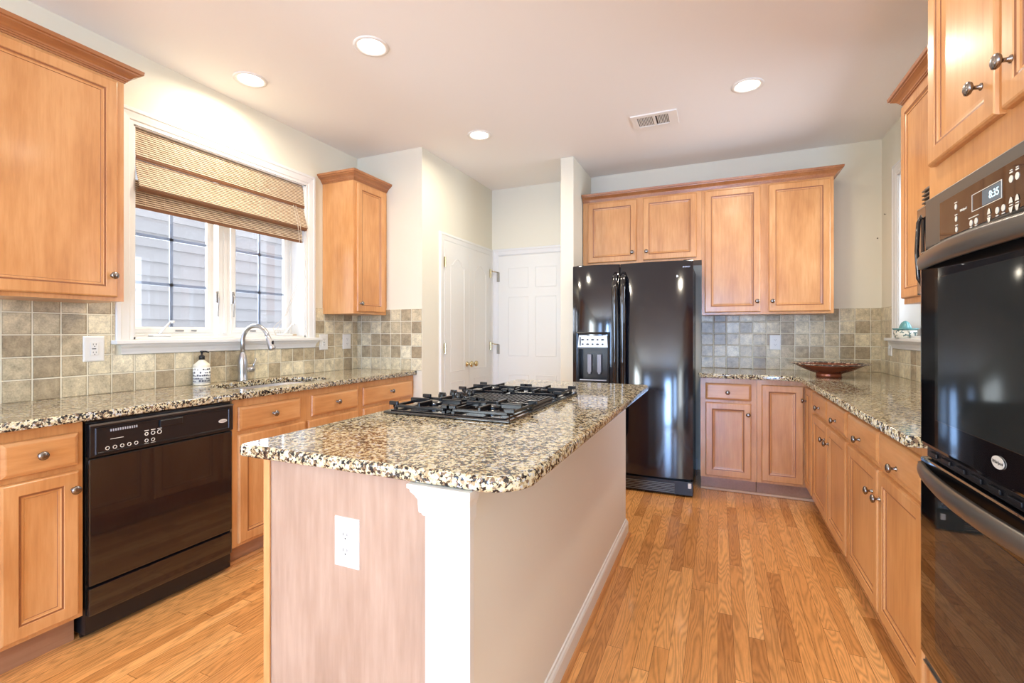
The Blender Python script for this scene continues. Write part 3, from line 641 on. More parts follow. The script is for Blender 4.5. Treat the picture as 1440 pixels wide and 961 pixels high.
# ---------------------------------------------------------------- outlets
def outlet(label, axis, p, u, z, w_=.082, h_=.126, style='duplex', name='wall_outlet', cat='outlet'):
    T = thing(name, label, cat, fp(axis, p, u, z, 0), 'white wall plates')
    b = BM(); rings(b, axis, p, u-w_/2, u+w_/2, z-h_/2, z+h_/2, [(0, 0), (.001, .003), (.006, .0055)]); obj('cover_plate', b, M_plate, T)
    us = [u] if w_ < .11 else [u-.0, ]
    for cu in us:
        if style == 'duplex':
            for dz in (-.020, .020):
                b = BM(); disc(b, axis, p, cu, z+dz, .0165, .0145, .005, .0075); r = obj('receptacle', b, M_plate, T)
                b = BM()
                for du in (-.006, .006): fbox(b, axis, p, cu+du-.001, cu+du+.001, z+dz-.001, z+dz+.007, .0072, .0079)
                disc(b, axis, p, cu, z+dz-.0075, .0022, .0022, .0072, .0079, seg=8); obj('slots', b, M_dark, r)
        elif style == 'gfci':
            b = BM(); fbox(b, axis, p, cu-.0165, cu+.0165, z-.033, z+.033, .005, .0085, 0, .001); r = obj('receptacle', b, M_plate, T)
            b = BM()
            for dz in (-.020, .020):
                for du in (-.006, .006): fbox(b, axis, p, cu+du-.001, cu+du+.001, z+dz-.001, z+dz+.006, .0082, .009)
                disc(b, axis, p, cu, z+dz-.008, .0022, .0022, .0082, .009, seg=8)
            fbox(b, axis, p, cu-.011, cu+.006, z-.002, z+.002, .0082, .009); obj('slots', b, M_dark, r)
        else:
            b = BM(); fbox(b, axis, p, cu-.008, cu+.008, z-.014, z+.014, .005, .012, 0, .002); obj('switch_lever', b, M_plate, T)
    return T
tl = LW+TT
outlet('wide white outlet plate on the tile left of the window, under the large wall cabinet', 'x', tl, 1.352, 1.145, .090, .128, 'gfci')
outlet('white outlet plate touching the right end of the window sill', 'x', tl, 2.866, 1.150, .086, .124, 'gfci')
outlet('white wall plate on the tile under the narrow wall cabinet', 'x', tl, 3.122, 1.150, .096, .124, 'duplex')
outlet('white outlet plate on the far tiled wall above the counter', '-y', BW-TT, .440, 1.143, .086, .126)
outlet('white plate on the right tiled wall at the end of the small window sill', '-x', RW-TT, 4.335, 1.115, .078, .124, 'switch', 'switch_plate', 'switch')
outlet('white outlet plate on the brown end panel of the island', '-y', fy-.002, -.876, .687, .080, .128)
b = BM(); box(b, PIL-.006, PIL, 3.99, 4.07, 1.22, 1.34, 0, .002); o = obj('switch_plate', b, M_plate); tag(o, 'white switch plate edge on the hall side of the pier by the fridge', 'switch')
# ---------------------------------------------------------------- dishwasher
DW = thing('dishwasher', 'black dishwasher under the granite counter left of the sink cabinet', 'dishwasher', (-2.58, 1.36, 0))
dx = -2.288; d0, d1 = 1.056, 1.668
b = BM(); box(b, LW+.02, dx-.02, d0, d1, .02, .870); obj('tub', b, M_bmat, DW)
b = BM(); box(b, dx-.02, dx, d0+.004, d1-.004, .215, .722, 0, .004); obj('door_panel', b, M_black, DW)
b = BM(); box(b, dx-.02, dx-.001, d0+.004, d1-.004, .095, .205, 0, .004); obj('lower_panel', b, M_black, DW)
b = BM(); box(b, LF-.055, LF-.045, d0+.002, d1-.002, 0.002, .10); obj('toe_panel', b, M_bmat, DW)
b = BM(); fbox(b, 'x', dx, d0+.002, d1-.002, .728, .862, -.02, .006, 0, .004)
rings(b, 'x', dx+.006, d0+.02, d1-.02, .735, .845, [(0, 0), (.003, .004), (.008, .004), (.010, .001)])
cp = obj('control_panel', b, M_bmat, DW)
b = BM(); fbox(b, 'x', dx, d0+.002, d1-.002, .853, .861, .004, .010, 0, .002); obj('trim_strip', b, M_grey, cp)
b = BM(); fbox(b, 'x', dx, 1.313, 1.412, .805, .838, .006, .016, 0, .004); obj('latch_handle', b, M_bmat, cp)
b = BM()
for k in range(12): fbox(b, 'x', dx, 1.128+k*.0085, 1.132+k*.0085, .822, .832, .007, .010)
obj('vent_slots', b, M_silver, cp)
for k in range(5): obj('button_mark', ann(BM(), 'x', dx, 1.118+k*.026, .756, .0055, .0075, .007, .0085), M_print, cp)
for k in range(2): obj('button_mark', ann(BM(), 'x', dx, 1.262+k*.026, .757, .0055, .0075, .007, .0085), M_print, cp)
for k in range(3): obj('button_mark', ann(BM(), 'x', dx, 1.262+k*.026, .786, .005+.001*k, .0075+.001*k, .007, .0085), M_print, cp)
for k in range(5): obj('button_mark', fbox(BM(), 'x', dx, 1.110+k*.026, 1.126+k*.026, .741, .744, .007, .0085), M_print, cp)
for k in range(2): obj('button_mark', fbox(BM(), 'x', dx, 1.253+k*.026, 1.272+k*.026, .742, .745, .007, .0085), M_print, cp)
for k in range(3): obj('button_mark', fbox(BM(), 'x', dx, 1.254+k*.026, 1.271+k*.026, .799, .802, .007, .0085), M_print, cp)
obj('button_mark', fbox(BM(), 'x', dx, 1.128, 1.175, .790, .792, .007, .0085), M_print, cp)
def badge(parent, axis, p, u, z, ru, rz, d):
    b = BM(); disc(b, axis, p, u, z, ru, rz, d, d+.0015); o = obj('badge', b, mat('badge_silver', (.72, .70, .66), .3, .2), parent)
    text('Whirlpool', rz*.75, axis, p, u, z, d+.0016, M_dark, parent, 'badge_lettering', skew=.3)
badge(cp, 'x', dx, 1.608, .783, .022, .009, .0075)
# ---------------------------------------------------------------- sink, faucet, soap
SK = thing('kitchen_sink', 'stainless undermount sink bowl set in the granite below the window', 'sink', (-2.575, 2.15, .70))
b = BM(); R = []
def inset(P, d):
    cx, cy = -2.575, 2.15
    return [(x-(x-cx)/max(abs(x-cx), .05)*d*min(1, abs(x-cx)/.15), y-(y-cy)/max(abs(y-cy), .05)*d*min(1, abs(y-cy)/.2)) for x, y in P]
for d, z in ((-.018, .8785), (-.002, .8785), (.0, .874), (.008, .80), (.014, .72), (.03, .70), (.12, .692)): R.append([b.verts.new((x, y, z)) for x, y in inset(hole, d)])
for i in range(len(R)-1):
    for k in range(len(hole)): b.faces.new([R[i][k], R[i][(k+1) % len(hole)], R[i+1][(k+1) % len(hole)], R[i+1][k]])
b.faces.new(R[-1]); obj('bowl', b, M_steel, SK, 'edge')
b = BM(); lathe(b, [(.045, .6935), (.045, .697), (.038, .698), (.03, .694), (0, .694)], (-2.575, 2.15, 0), 'z', 20); obj('drain', b, M_steel, SK, True)
FA = thing('kitchen_faucet', 'tall gooseneck pull-down faucet behind the sink', 'faucet', (-2.822, 2.125, .914))
fx, fyy = -2.822, 2.125
b = BM(); lathe(b, [(0, .0), (.030, .0), (.031, .006), (.028, .012), (.027, .05), (.0285, .09), (.0275, .13), (.021, .165), (.0145, .178), (.0135, .185)], (fx, fyy, .914), 'z', 24); obj('faucet_body', b, M_steel, FA, True)
b = BM(); dirx, diry = .985, .17; r_ = .098; P = [(fx, fyy, 1.09), (fx, fyy, 1.16)]
for k in range(0, 15):
    a = PI-k*PI*.90/14; d = r_+r_*math.cos(a); P.append((fx+d*dirx, fyy+d*diry, 1.17+r_*1.02*math.sin(a)))
obj('spout', tube(b, P, .0135, 16), M_steel, FA, True)
e0, e1 = Vector(P[-2]), Vector(P[-1]); dv = (e1-e0).normalized()
b = BM(); tube(b, [e1-dv*.004, e1+dv*.012, e1+dv*.03, e1+dv*.07, e1+dv*.085, e1+dv*.09], [.0145, .016, .0165, .021, .0215, .018], 18); o = obj('spray_head', b, M_steel, FA, True)
b = BM(); pc = e1+dv*.05+Vector((.0205, 0, .003)); box(b, pc.x-.004, pc.x+.003, pc.y-.006, pc.y+.006, pc.z-.016, pc.z+.016, 0, .002); obj('spray_button', b, M_bmat, o)
b = BM(); tube(b, [(fx, fyy+.018, .985), (fx, fyy+.055, .985), (fx, fyy+.075, .986), (fx, fyy+.083, .986)], [.017, .0175, .019, .012], 16); tube(b, [(fx, fyy+.072, .99), (fx+.004, fyy+.080, 1.02), (fx+.006, fyy+.093, 1.055)], [.008, .006, .005], 10)
obj('lever_handle', b, M_steel, FA, True)
SO = thing('soap_dispenser', 'cream pump soap bottle with printed label on the counter left of the faucet', 'soap bottle', (-2.825, 1.862, .914))
b = BM(); lathe(b, [(0, 0), (.040, 0), (.0435, .004), (.0435, .115), (.042, .122), (.017, .146), (.014, .150), (0, .150)], (-2.825, 1.862, .9145), 'z', 28); bt = obj('bottle', b, M_cream, SO, 'edge')
b = BM(); lathe(b, [(.0438, .012), (.0442, .012), (.0442, .104), (.0438, .104)], (-2.825, 1.862, .9145), 'z', 28); lb = obj('paper_label', b, mat('white_label', (.86, .87, .86), .5), bt, True)
b = BM(); c0 = (-2.825, 1.862)
def arcmark(bm, a0, a1, z0, z1, r=.0446):
    n = max(1, int(abs(a1-a0)/.15)); pts = [a0+(a1-a0)*k/n for k in range(n+1)]
    for k in range(n):
        q_ = [(c0[0]+r*math.cos(a), c0[1]+r*math.sin(a), z) for a, z in ((pts[k], z0), (pts[k+1], z0), (pts[k+1], z1), (pts[k], z1))]
        bm.faces.new([bm.verts.new(v) for v in q_])
rr = random.Random(3)
for row, z in enumerate((1.004, .985, .968, .950, .936)):
    a = -2.0
    while a < 1.3:
        wd = rr.uniform(.10, .32)
        if rr.random() < .72: arcmark(b, a, a+wd*.8, z, z+rr.uniform(.004, .011))
        a += wd
obj('label_print', b, mat('label_ink', (.08, .09, .12), .5), bt)
b = BM(); lathe(b, [(0, .150), (.016, .150), (.016, .170), (.012, .176), (.005, .178), (.005, .192), (.010, .194), (.010, .202), (0, .204)], (c0[0], c0[1], .9145), 'z', 16); tube(b, [(c0[0], c0[1], 1.113), (c0[0]+.02, c0[1]+.012, 1.113), (c0[0]+.034, c0[1]+.02, 1.107)], [.005, .0045, .004], 8); obj('pump', b, M_bmat, SO, True)
b = BM(); box(b, LW-.10, LW-.055, 2.625, 2.665, wz0+.0121, wz0+.022, 0, .003); o = obj('wood_block', b, mat('tan_wood', (.55, .38, .2), .5)); tag(o, 'tiny tan piece lying at the right end of the window sill', 'wood piece')
# ---------------------------------------------------------------- woven roman shade
SH = thing('roman_shade', 'woven brown reed roman shade pulled halfway up over the window', 'blind', (LW-.02, 2.11, 2.34))
sy0, sy1 = wy0+.014, wy1-.014
def panel(name, prof, m, th=.004, p_=None, y0=sy0, y1=sy1):
    bm = BM(); Pf = []
    for i in range(len(prof)-1):
        (xa, za), (xb, zb_) = prof[i], prof[i+1]; n = max(1, int(abs(zb_-za)/.0022))
        for k in range(n): t = k/n; z = za+(zb_-za)*t; Pf.append((xa+(xb-xa)*t+.0009*math.sin(z/.0115*2*PI), z))
    Pf.append(prof[-1]); F = [[bm.verts.new((x, y, z)) for y in (y0, y1)] for x, z in Pf]; B = [[bm.verts.new((x-th, y, z)) for y in (y0, y1)] for x, z in Pf]
    for i in range(len(F)-1):
        bm.faces.new([F[i][0], F[i][1], F[i+1][1], F[i+1][0]]); bm.faces.new([B[i][0], B[i+1][0], B[i+1][1], B[i][1]])
        for j in (0, 1): bm.faces.new([F[i][j], F[i+1][j], B[i+1][j], B[i][j]])
    for i in (0, -1): bm.faces.new([F[i][0], F[i][1], B[i][1], B[i][0]])
    return obj(name, bm, m, p_ or SH)
lx = LW-.012
panel('upper_fold', [(lx-.004, 2.335), (lx+.004, 2.30), (lx+.012, 2.19), (lx+.014, 2.182)], M_reed)
panel('binding', [(lx+.017, 2.186), (lx+.013, 2.166)], M_reedd)
panel('middle_fold', [(lx+.006, 2.166), (lx+.022, 2.09), (lx+.046, 2.022), (lx+.048, 2.012)], M_reed)
panel('binding', [(lx+.049, 2.018), (lx+.040, 1.998), (lx+.02, 1.994)], M_reedd)
panel('lower_fold', [(lx-.012, 2.06), (lx-.008, 1.98), (lx-.006, 1.915)], M_reed)
panel('binding', [(lx-.004, 1.922), (lx-.004, 1.905)], M_reedd)
b = BM(); box(b, lx-.05, lx-.008, sy0, sy1, 2.295, 2.338); obj('headrail', b, M_reedd, SH)
b = BM()
for dy, x_, zb in ((0, lx+.03, 1.22), (.022, lx+.032, 1.21)):
    P = [(lx+.018, 2.575+dy, 2.17), (lx+.052, 2.585+dy, 2.03), (lx+.054, 2.60+dy, 1.90), (lx+.03, 2.60+dy*.6, 1.6), (lx-.02, 2.54+dy*.5, 1.36), (lx-.05, 2.50-dy*2, 1.26), (lx-.06, 2.51-dy, zb)]
    tube(b, P, .0016, 6)
tube(b, [(lx-.05, 2.50, 1.26), (lx-.055, 2.47, 1.23), (lx-.06, 2.49, 1.206), (lx-.058, 2.53, 1.21), (lx-.05, 2.515, 1.25)], .0016, 6)
obj('pull_cord', b, mat('cord', (.62, .55, .45), .7), SH, True)
# ---------------------------------------------------------------- cooktop
CT = thing('gas_cooktop', 'black downdraft gas cooktop with iron grates on the island', 'cooktop', (-.92, 1.92, .914))
cx0, cx1, cy0, cy1 = -1.188, -.655, 1.485, 2.345; z = .9145
b = BM(); box(b, cx0, cx1, cy0, cy1, z, z+.010, 0, .004)
box(b, cx0+.02, cx1-.02, cy0+.02, 1.778, z+.010, z+.014, 0, .002); box(b, cx0+.02, cx1-.02, 2.052, cy1-.02, z+.010, z+.014, 0, .002)
obj('cooktop_plate', b, M_black, CT)
b = BM(); box(b, -1.02, cx1-.03, 1.795, 2.035, z+.010, z+.022, 0, .003); vt = obj('downdraft_vent', b, M_grey, CT)
b = BM()
for k in range(17): xx = -1.01+k*.0195; box(b, xx, xx+.009, 1.81, 2.02, z+.022, z+.027)
obj('vent_bars', b, M_bmat, vt)
for i, (kx, ky) in enumerate(((-1.135, 1.83), (-1.075, 1.875), (-1.135, 1.93), (-1.075, 1.98))):
    b = BM(); lathe(b, [(0, 0), (.024, 0), (.023, .006), (.019, .008), (.018, .026), (.015, .030), (0, .030)], (kx, ky, z+.010), 'z', 18); box(b, kx-.016, kx+.016, ky-.004, ky+.004, z+.038, z+.044, 0, .002); obj('control_knob', b, M_iron, CT, 'edge')
for (ya, yb) in ((cy0+.03, 1.770), (2.060, cy1-.03)):
    for bx in (-1.05, -.79):
        by = (ya+yb)/2
        b = BM(); lathe(b, [(0, .014), (.05, .014), (.048, .020), (.036, .024), (.036, .03), (.03, .034), (0, .036)], (bx, by, z), 'z', 24); obj('burner', b, M_iron, CT, 'edge')
        g = BM(); hx, hy = .118, (yb-ya)/2-.006; zz = z+.034
        for (xa, xb, yc, yd) in ((bx-hx, bx+hx, by-hy, by-hy+.010), (bx-hx, bx+hx, by+hy-.010, by+hy), (bx-hx, bx-hx+.010, by-hy, by+hy), (bx+hx-.010, bx+hx, by-hy, by+hy)): box(g, xa, xb, yc, yd, zz-.014, zz-.003, 0, .002)
        for (sx_, sy_) in ((1, 0), (-1, 0), (0, 1), (0, -1)):
            if sx_: x_a, x_b = sorted((bx+sx_*.03, bx+sx_*hx)); box(g, x_a, x_b, by-.006, by+.006, zz-.010, zz+.010, 0, .003)
            else: y_a, y_b = sorted((by+sy_*.03, by+sy_*hy)); box(g, bx-.006, bx+.006, y_a, y_b, zz-.010, zz+.010, 0, .003)
        for sx_ in (-1, 1):
            for sy_ in (-1, 1):
                box(g, bx+sx_*hx-.02, bx+sx_*hx+.02, by+sy_*hy-.006-sy_*.006, by+sy_*hy+.006-sy_*.006, zz-.006, zz+.010, 0, .003)
                box(g, bx+sx_*(hx-.008)-.006, bx+sx_*(hx-.008)+.006, by+sy_*(hy-.008)-.006, by+sy_*(hy-.008)+.006, z+.011, zz-.004)
        obj('grate', g, M_iron, CT)
# ---------------------------------------------------------------- fridge
FR = thing('refrigerator', 'tall black side-by-side refrigerator with ice dispenser', 'refrigerator', (-.63, 4.1, 0))
fx0, fx1, fs = -1.085, -.170, -.705; ff = 3.795
b = BM(); box(b, fx0+.012, fx1-.012, ff+.01, 4.50, .02, 1.745, 0, .005); obj('fridge_body', b, M_bmat, FR)
def fdoor(name, xa, xb, hole_=None):
    bm = BM(); n = 14; mid = (xa+xb)/2; half = (xb-xa)/2; zs = [.135, .14, 1.752, 1.762]
    cols = []
    def yf(x, ins=0):
        u = (x-mid)/half; return ff-.050-.028*(1-abs(u)**2.6)+ins
    if hole_: zs = [.135, .14, hole_[2], hole_[3], 1.752, 1.762]; xsx = sorted(set([xa+(xb-xa)*k/n for k in range(n+1)]+[hole_[0], hole_[1]]))
    else: xsx = [xa+(xb-xa)*k/n for k in range(n+1)]
    G = []
    for i, z_ in enumerate(zs):
        ins = .006 if i in (0, len(zs)-1) else 0
        G.append([bm.verts.new((x, yf(x, ins), z_)) for x in xsx])
    for i in range(len(zs)-1):
        for k in range(len(xsx)-1):
            if hole_ and zs[i] == hole_[2] and xsx[k] >= hole_[0]-1e-6 and xsx[k+1] <= hole_[1]+1e-6: continue
            bm.faces.new([G[i][k], G[i][k+1], G[i+1][k+1], G[i+1][k]])
    # sides, top, bottom, back
    for k in (0, -1):
        col_ = [g[k] for g in G]; bk = [bm.verts.new((v.co.x, ff, v.co.z)) for v in col_]
        for i in range(len(col_)-1): bm.faces.new([col_[i], col_[i+1], bk[i+1], bk[i]])
    for g in (G[0], G[-1]):
        bk = [bm.verts.new((v.co.x, ff, v.co.z)) for v in g]
        for i in range(len(g)-1): bm.faces.new([g[i], g[i+1], bk[i+1], bk[i]])
    o = obj(name, bm, M_fridge, FR, 'edge'); return o
hx0, hx1, hz0, hz1 = -1.040, -.790, .83, 1.20
dl = fdoor('freezer_door', fx0, fs-.004, (hx0, hx1, hz0, hz1)); dr = fdoor('fridge_door', fs+.004, fx1)
# dispenser
dy = ff-.080
b = BM(); rings(b, '-y', ff-.055, hx0-.012, hx1+.012, hz0-.02, hz1+.03, [(0, 0), (0, .024), (.006, .028), (.016, .026), (.020, .020)], cap=False)
# turn last face into recess: remove it
fl = max(b.faces, key=lambda f: f.calc_area() if all(abs(v.co.y-(ff-.055-.020)) < 1e-5 for v in f.verts) else 0); b.faces.remove(fl)
disp = obj('dispenser_frame', b, M_bmat, dl)
b = BM(); ox0, ox1, oz0, oz1, yb_ = hx0+.008, hx1-.008, hz0, 1.105, ff+.01
box(b, ox0, ox1, ff-.006, ff+.002, oz0, oz1); box(b, ox0-.002, ox0+.002, dy+.004, ff, oz0, oz1); box(b, ox1-.002, ox1+.002, dy+.004, ff, oz0, oz1); box(b, ox0, ox1, dy+.004, ff, oz0, oz0+.014); box(b, ox0, ox1, dy+.01, ff, oz1-.01, oz1)
obj('dispenser_cavity', b, M_bmat, dl)
b = BM(); v = [b.verts.new(c) for c in ((hx0+.004, dy-.002, 1.108), (hx1-.004, dy-.002, 1.108), (hx1-.012, dy+.004, 1.205), (hx0+.012, dy+.004, 1.205), (hx0+.004, ff-.01, 1.108), (hx1-.004, ff-.01, 1.108), (hx1-.012, ff-.01, 1.205), (hx0+.012, ff-.01, 1.205))]
for f in ((0, 1, 2, 3), (4, 5, 6, 7), (0, 1, 5, 4), (2, 3, 7, 6), (0, 3, 7, 4), (1, 2, 6, 5)): b.faces.new([v[i] for i in f])
obj('dispenser_controls', b, M_silver, dl)
b = BM()
for k in range(5):
    for j in range(2): disc(b, '-y', dy-.001, hx0+.045+k*.04, 1.133+j*.036, .012 if (k+j) % 2 else .007, .006, 0, .0045, seg=12)
box(b, hx0+.02, hx0+.028, dy-.006, dy, 1.12, 1.19); obj('control_marks', b, M_dark, dl)
for px_ in (-.955, -.875):
    b = BM(); box(b, px_-.017, px_+.017, ff-.028, ff-.020, .905, 1.05, 0, .004); box(b, px_-.010, px_+.010, ff-.028, ff-.020, .892, .906, 0, .003); obj('dispenser_paddle', b, mat('grey_paddle', (.30, .32, .40), .3), dl)
b = BM(); box(b, ox0+.01, ox1-.01, dy+.006, dy+.014, oz0+.014, oz0+.022); obj('drip_tray_edge', b, M_silver, dl)
# handles
for (hx_, par) in ((fs-.030, dl), (fs+.030, dr)):
    b = BM(); s_ = -1 if par is dl else 1; zt = 1.685
    P = [(hx_, ff-.052, zt), (hx_, ff-.085, zt-.03), (hx_, ff-.108, zt-.13), (hx_, ff-.112, zt-.27), (hx_, ff-.108, zt-.5), (hx_, ff-.104, .62), (hx_, ff-.09, .45), (hx_, ff-.055, .41)]
    tube(b, P, [.020, .024, .023, .019, .017, .017, .018, .016], 14); obj('handle', b, M_black, par, True)
badge(dr, '-y', ff-.070, -.305, 1.645, .034, .0125, 0)
text('ENERGY', .014, '-y', ff-.069, -.215, 1.712, 0, M_silver, dr, 'door_sticker'); 
# base grille
b = BM(); box(b, fx0+.01, fx1, ff-.045, ff+.02, .012, .118, 0, .004); gr = obj('base_grille', b, M_bmat, FR)
b = BM()
for k in range(6): box(b, fx0+.03, -.30, ff-.050, ff-.044, .024+k*.0125, .029+k*.0125)
obj('grille_slats', b, M_grey, gr)
b = BM(); box(b, fx1-.035, fx1-.012, ff-.060, ff-.044, .072, .108, 0, .003); obj('hinge_block', b, M_plate, gr)
b = BM()
for xx in (fx0+.06, fx1-.04): box(b, xx-.03, xx+.03, ff-.05, ff+.03, 1.747, 1.768, 0, .006)
obj('hinge_cover', b, M_bmat, FR)
# ---------------------------------------------------------------- oven tower
TF = .577; t0, t1 = .945, 1.792
TW = thing('oven_cabinet', 'tall maple cabinet tower holding the black double oven', 'cabinet', (.87, 1.37, 0))
b = BM(); oy0, oy1 = .990, 1.745; ozb, ozt = .30, 1.60
box(b, TF, RW-.002, t0, t0+.019, .10, 2.44); box(b, TF, RW-.002, t1-.019, t1, .10, 2.44); box(b, TF+.019, RW-.002, t0+.019, t1-.019, 1.64, 2.44); box(b, TF+.019, RW-.002, t0+.019, t1-.019, .10, .26)
box(b, TF, TF+.019, t0+.019, oy0+.012, .10, 2.44); box(b, TF, TF+.019, oy1-.012, t1-.019, .10, 2.44); box(b, TF, TF+.019, oy0+.012, oy1-.012, 1.59, 2.44); box(b, TF, TF+.019, oy0+.012, oy1-.012, .10, .31)
obj('cabinet_body', b, M_wood, TW)
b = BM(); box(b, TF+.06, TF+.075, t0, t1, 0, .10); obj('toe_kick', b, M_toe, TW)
door(TW, '-x', TF, 1.380, 1.748, 1.706, 2.388, (1.437, 1.795)); door(TW, '-x', TF, .975, 1.358, 1.706, 2.388, (1.315, 1.795))
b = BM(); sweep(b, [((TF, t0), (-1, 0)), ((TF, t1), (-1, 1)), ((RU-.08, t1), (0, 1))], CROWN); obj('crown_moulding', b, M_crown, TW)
OV = thing('double_oven', 'black glass double wall oven with curved handles at the right edge', 'oven', (.8, 1.37, .28))
b = BM(); box(b, TF+.021, 1.12, oy0+.03, oy1-.03, .275, 1.585); box(b, .566, .576, oy0, oy1, .285, 1.605, 0, .002); obj('oven_body', b, M_black, OV)
ox = .566
b = BM(); rings(b, '-x', ox, oy0, oy1, 1.470, 1.608, [(0, 0), (0, .012), (.003, .014), (.004, .014)]); fr_ = obj('control_bezel', b, M_grey, OV)
b = BM(); fbox(b, '-x', ox, oy0+.06, 1.643, 1.476, 1.578, .013, .0155, 0, .001); obj('control_glass', b, mat('brown_black_glass', (.035, .018, .012), .03, spec=.9), fr_)
pp = ox-.0158
b = BM(); rings(b, '-x', pp, 1.334, 1.463, 1.512, 1.552, [(0, 0), (0, .0006), (.0015, .0006), (.0015, 0)], cap=False); b.faces.remove(b.faces[-1] if False else max(b.faces, key=lambda f: f.calc_area())); obj('clock_outline', b, M_print, fr_)
b = BM(); fbox(b, '-x', pp, 1.337, 1.415, 1.515, 1.549, 0, .0005); obj('clock_window', b, M_lcdbg, fr_)
text('8:35', .024, '-x', pp, 1.364, 1.531, .0006, M_lcd, fr_, 'clock_digits')
def mk(b): obj('button_mark', b, M_print, fr_)
def ov(u, z, ru=.0068, rz=.0075): mk(disc(BM(), '-x', pp, u, z, ru, rz, 0, .0008, seg=14))
def bar(u0, u1, z0, z1): mk(fbox(BM(), '-x', pp, u0, u1, z0, z1, 0, .0008))
def tri(u, z, s_):
    b = BM(); v = [b.verts.new(fp('-x', pp, u+a, z+c*s_, .0008)) for a, c in ((-.0075, -.006), (.0075, -.006), (.004, .004), (0, .007), (-.004, .004))]; b.faces.new(v); mk(b)
for u, zz_ in ((1.546, 1.545), (1.544, 1.514), (1.542, 1.487)): ov(u, zz_, .0055, .007); bar(u-.006, u+.006, zz_+.009, zz_+.0115)
for u in (1.467, 1.443): ov(u, 1.487); bar(u-.005, u+.005, 1.4755, 1.478)
bar(1.432, 1.478, 1.4985, 1.5005)
tri(1.385, 1.496, 1); bar(1.380, 1.390, 1.4845, 1.487); tri(1.385, 1.477, -1)
for u in (1.352, 1.328): ov(u, 1.490); bar(u-.005, u+.005, 1.4775, 1.480)
for u in (1.299, 1.277): tri(u, 1.499, 1); bar(u-.005, u+.005, 1.4875, 1.490); tri(u, 1.479, -1)
for u in (1.299, 1.277): ov(u, 1.542); bar(u-.005, u+.005, 1.554, 1.557); bar(u-.004, u+.004, 1.559, 1.561)
for u in (1.15, 1.125, 1.10):
    for zz_ in (1.50, 1.525, 1.55): ov(u, zz_)
text('Whirlpool', .008, '-x', pp, 1.506, 1.529, .0004, M_print, fr_, 'panel_lettering')
def oven_door(zb, zt, hz):
    b = BM(); rings(b, '-x', ox, oy0+.002, oy1-.002, zb, zt, [(0, 0), (0, .022), (.003, .026), (.010, .027), (.012, .027)]); o = obj('oven_door', b, M_bglass, OV)
    b = BM(); n = 24; P = []; rs = []
    yA, yB = oy0+.012, oy1-.012; c_ = (yA+yB)/2
    R = []
    for k in range(n+1):
        t_ = k/n; y = yA+(yB-yA)*t_; s_ = math.sin(PI*t_)**.7; d = .030+.042*s_; hh = .016+.007*s_
        R.append([b.verts.new((ox-d-a, y, hz+c*hh)) for a, c in ((-.012, -1), (-.002, -1.05), (.004, -.7), (.007, 0), (.005, .7), (-.001, 1.05), (-.012, 1))])
    for i in range(n):
        for k in range(7): b.faces.new([R[i][k], R[i][(k+1) % 7], R[i+1][(k+1) % 7], R[i+1][k]])
    b.faces.new(R[0]); b.faces.new(R[-1])
    for y in (yA, yB-.03): box(b, ox-.035, ox-.026, y, y+.03, hz-.016, hz+.016)
    obj('handle', b, mat('dark_satin_handle', (.13, .115, .10), .32, .7), o, True); return o
up = oven_door(.905, 1.460, 1.425); lo_ = oven_door(.305, .868, .838)
M_ow = mat('inner_window_glass', (.018, .021, .021), .02, spec=.9)
for o, z0_, z1_ in ((up, .99, 1.375), (lo_, .37, .78)):
    b = BM(); fbox(b, '-x', ox, oy0+.10, oy1-.11, z0_, z1_, .0268, .0278, 0, .0005); obj('door_window', b, M_ow, o)
badge(up, '-x', ox, 1.318, .955, .024, .0135, .028)
b = BM(); fbox(b, '-x', ox, oy0+.01, oy1-.01, .872, .900, 0, .012)
for k in range(9): fbox(b, '-x', ox, oy0+.03+k*.08, oy0+.08+k*.08, .880, .892, .012, .018, 0, .002)
obj('middle_vent', b, M_bmat, OV)
b = BM(); fbox(b, '-x', ox, oy0+.004, oy1-.01, .272, .298, 0, .018, 0, .003); fbox(b, '-x', ox, oy0+.004, oy1-.01, .279, .284, .018, .022); obj('bottom_vent', b, M_grey, OV)
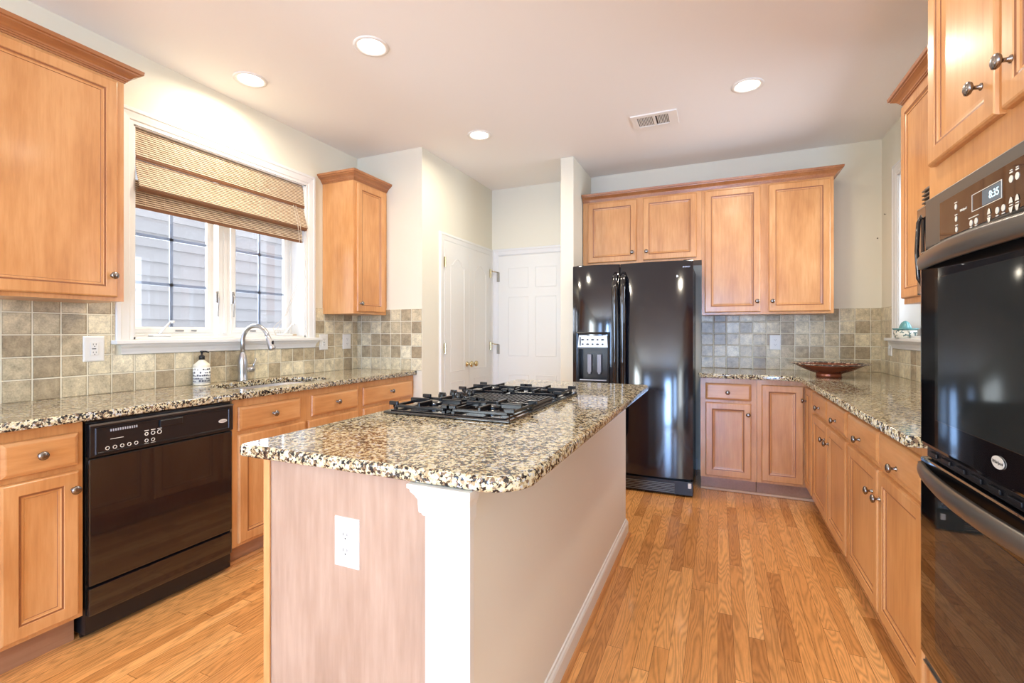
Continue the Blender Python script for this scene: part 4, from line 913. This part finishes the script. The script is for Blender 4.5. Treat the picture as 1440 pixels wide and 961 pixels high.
# ---------------------------------------------------------------- bowl, juicer
BO = thing('decorative_bowl', 'shallow copper-red footed bowl with mottled rim in the counter corner', 'bowl', (.715, 3.965, .9145))
b = BM(); lathe(b, [(0, .012), (.070, .012), (.072, 0), (.080, 0), (.077, .010), (.079, .018), (.075, .024), (.10, .032), (.155, .055), (.20, .080), (.207, .084), (.20, .087), (.15, .064), (.09, .042), (0, .034)], (.715, 3.965, .9145), 'z', 48); o = obj('bowl_body', b, M_copper, BO, True)
b = BM(); lathe(b, [(.203, .084), (.246, .092), (.248, .094), (.245, .097), (.200, .089), (.203, .084)], (.715, 3.965, .9145), 'z', 48); obj('bowl_rim', b, M_rim, BO, True)
JU = thing('citrus_juicer', 'painted ceramic citrus juicer with teal reamer on the small window sill', 'juicer', (1.145, 3.955, 1.188))
jc = (1.185, 3.985, 1.188); jz = 1.203
jc = (1.172, 4.02, 1.203)
jc = (1.165, 4.02, 1.1875)
b = BM(); lathe(b, [(0, 0), (.055, 0), (.060, .005), (.064, .03), (.062, .052), (.058, .056), (0, .056)], jc, 'z', 28); tube(b, [(jc[0], jc[1]-.060, jc[2]+.045), (jc[0], jc[1]-.085, jc[2]+.04), (jc[0], jc[1]-.085, jc[2]+.02), (jc[0], jc[1]-.060, jc[2]+.012)], .006, 8); obj('juicer_base', b, M_paint, JU, True)
b = BM(); lathe(b, [(.0, .056), (.066, .057), (.072, .064), (.070, .067), (.036, .062), (.030, .082), (.020, .106), (.008, .116), (0, .118)], jc, 'z', 32)
for v in b.verts:
    dx_, dy_ = v.co.x-jc[0], v.co.y-jc[1]; r2 = math.hypot(dx_, dy_)
    if .004 < r2 < .033 and v.co.z > jc[2]+.06:
        s_ = 1+.10*math.cos(8*math.atan2(dy_, dx_)); v.co.x = jc[0]+dx_*s_; v.co.y = jc[1]+dy_*s_
obj('reamer', b, M_teal, JU, True)

for (x, y, zz_, lab) in ((RW-.03, BW, 1.965, 'tiny picture nail left in the far wall beside the right corner'), (RW, 4.46, 2.13, 'tiny nail left high in the right wall above the small window corner')):
    b = BM()
    if x < RW: lathe(b, [(0, 0), (.002, 0), (.002, .010), (.005, .010), (.005, .013), (0, .013)], (x, y, zz_), '-y', 8)
    else: lathe(b, [(0, 0), (.002, 0), (.002, .010), (.005, .010), (.005, .013), (0, .013)], (x, y, zz_), '-x', 8)
    o = obj('wall_nail', b, M_nickel); tag(o, lab, 'nail')
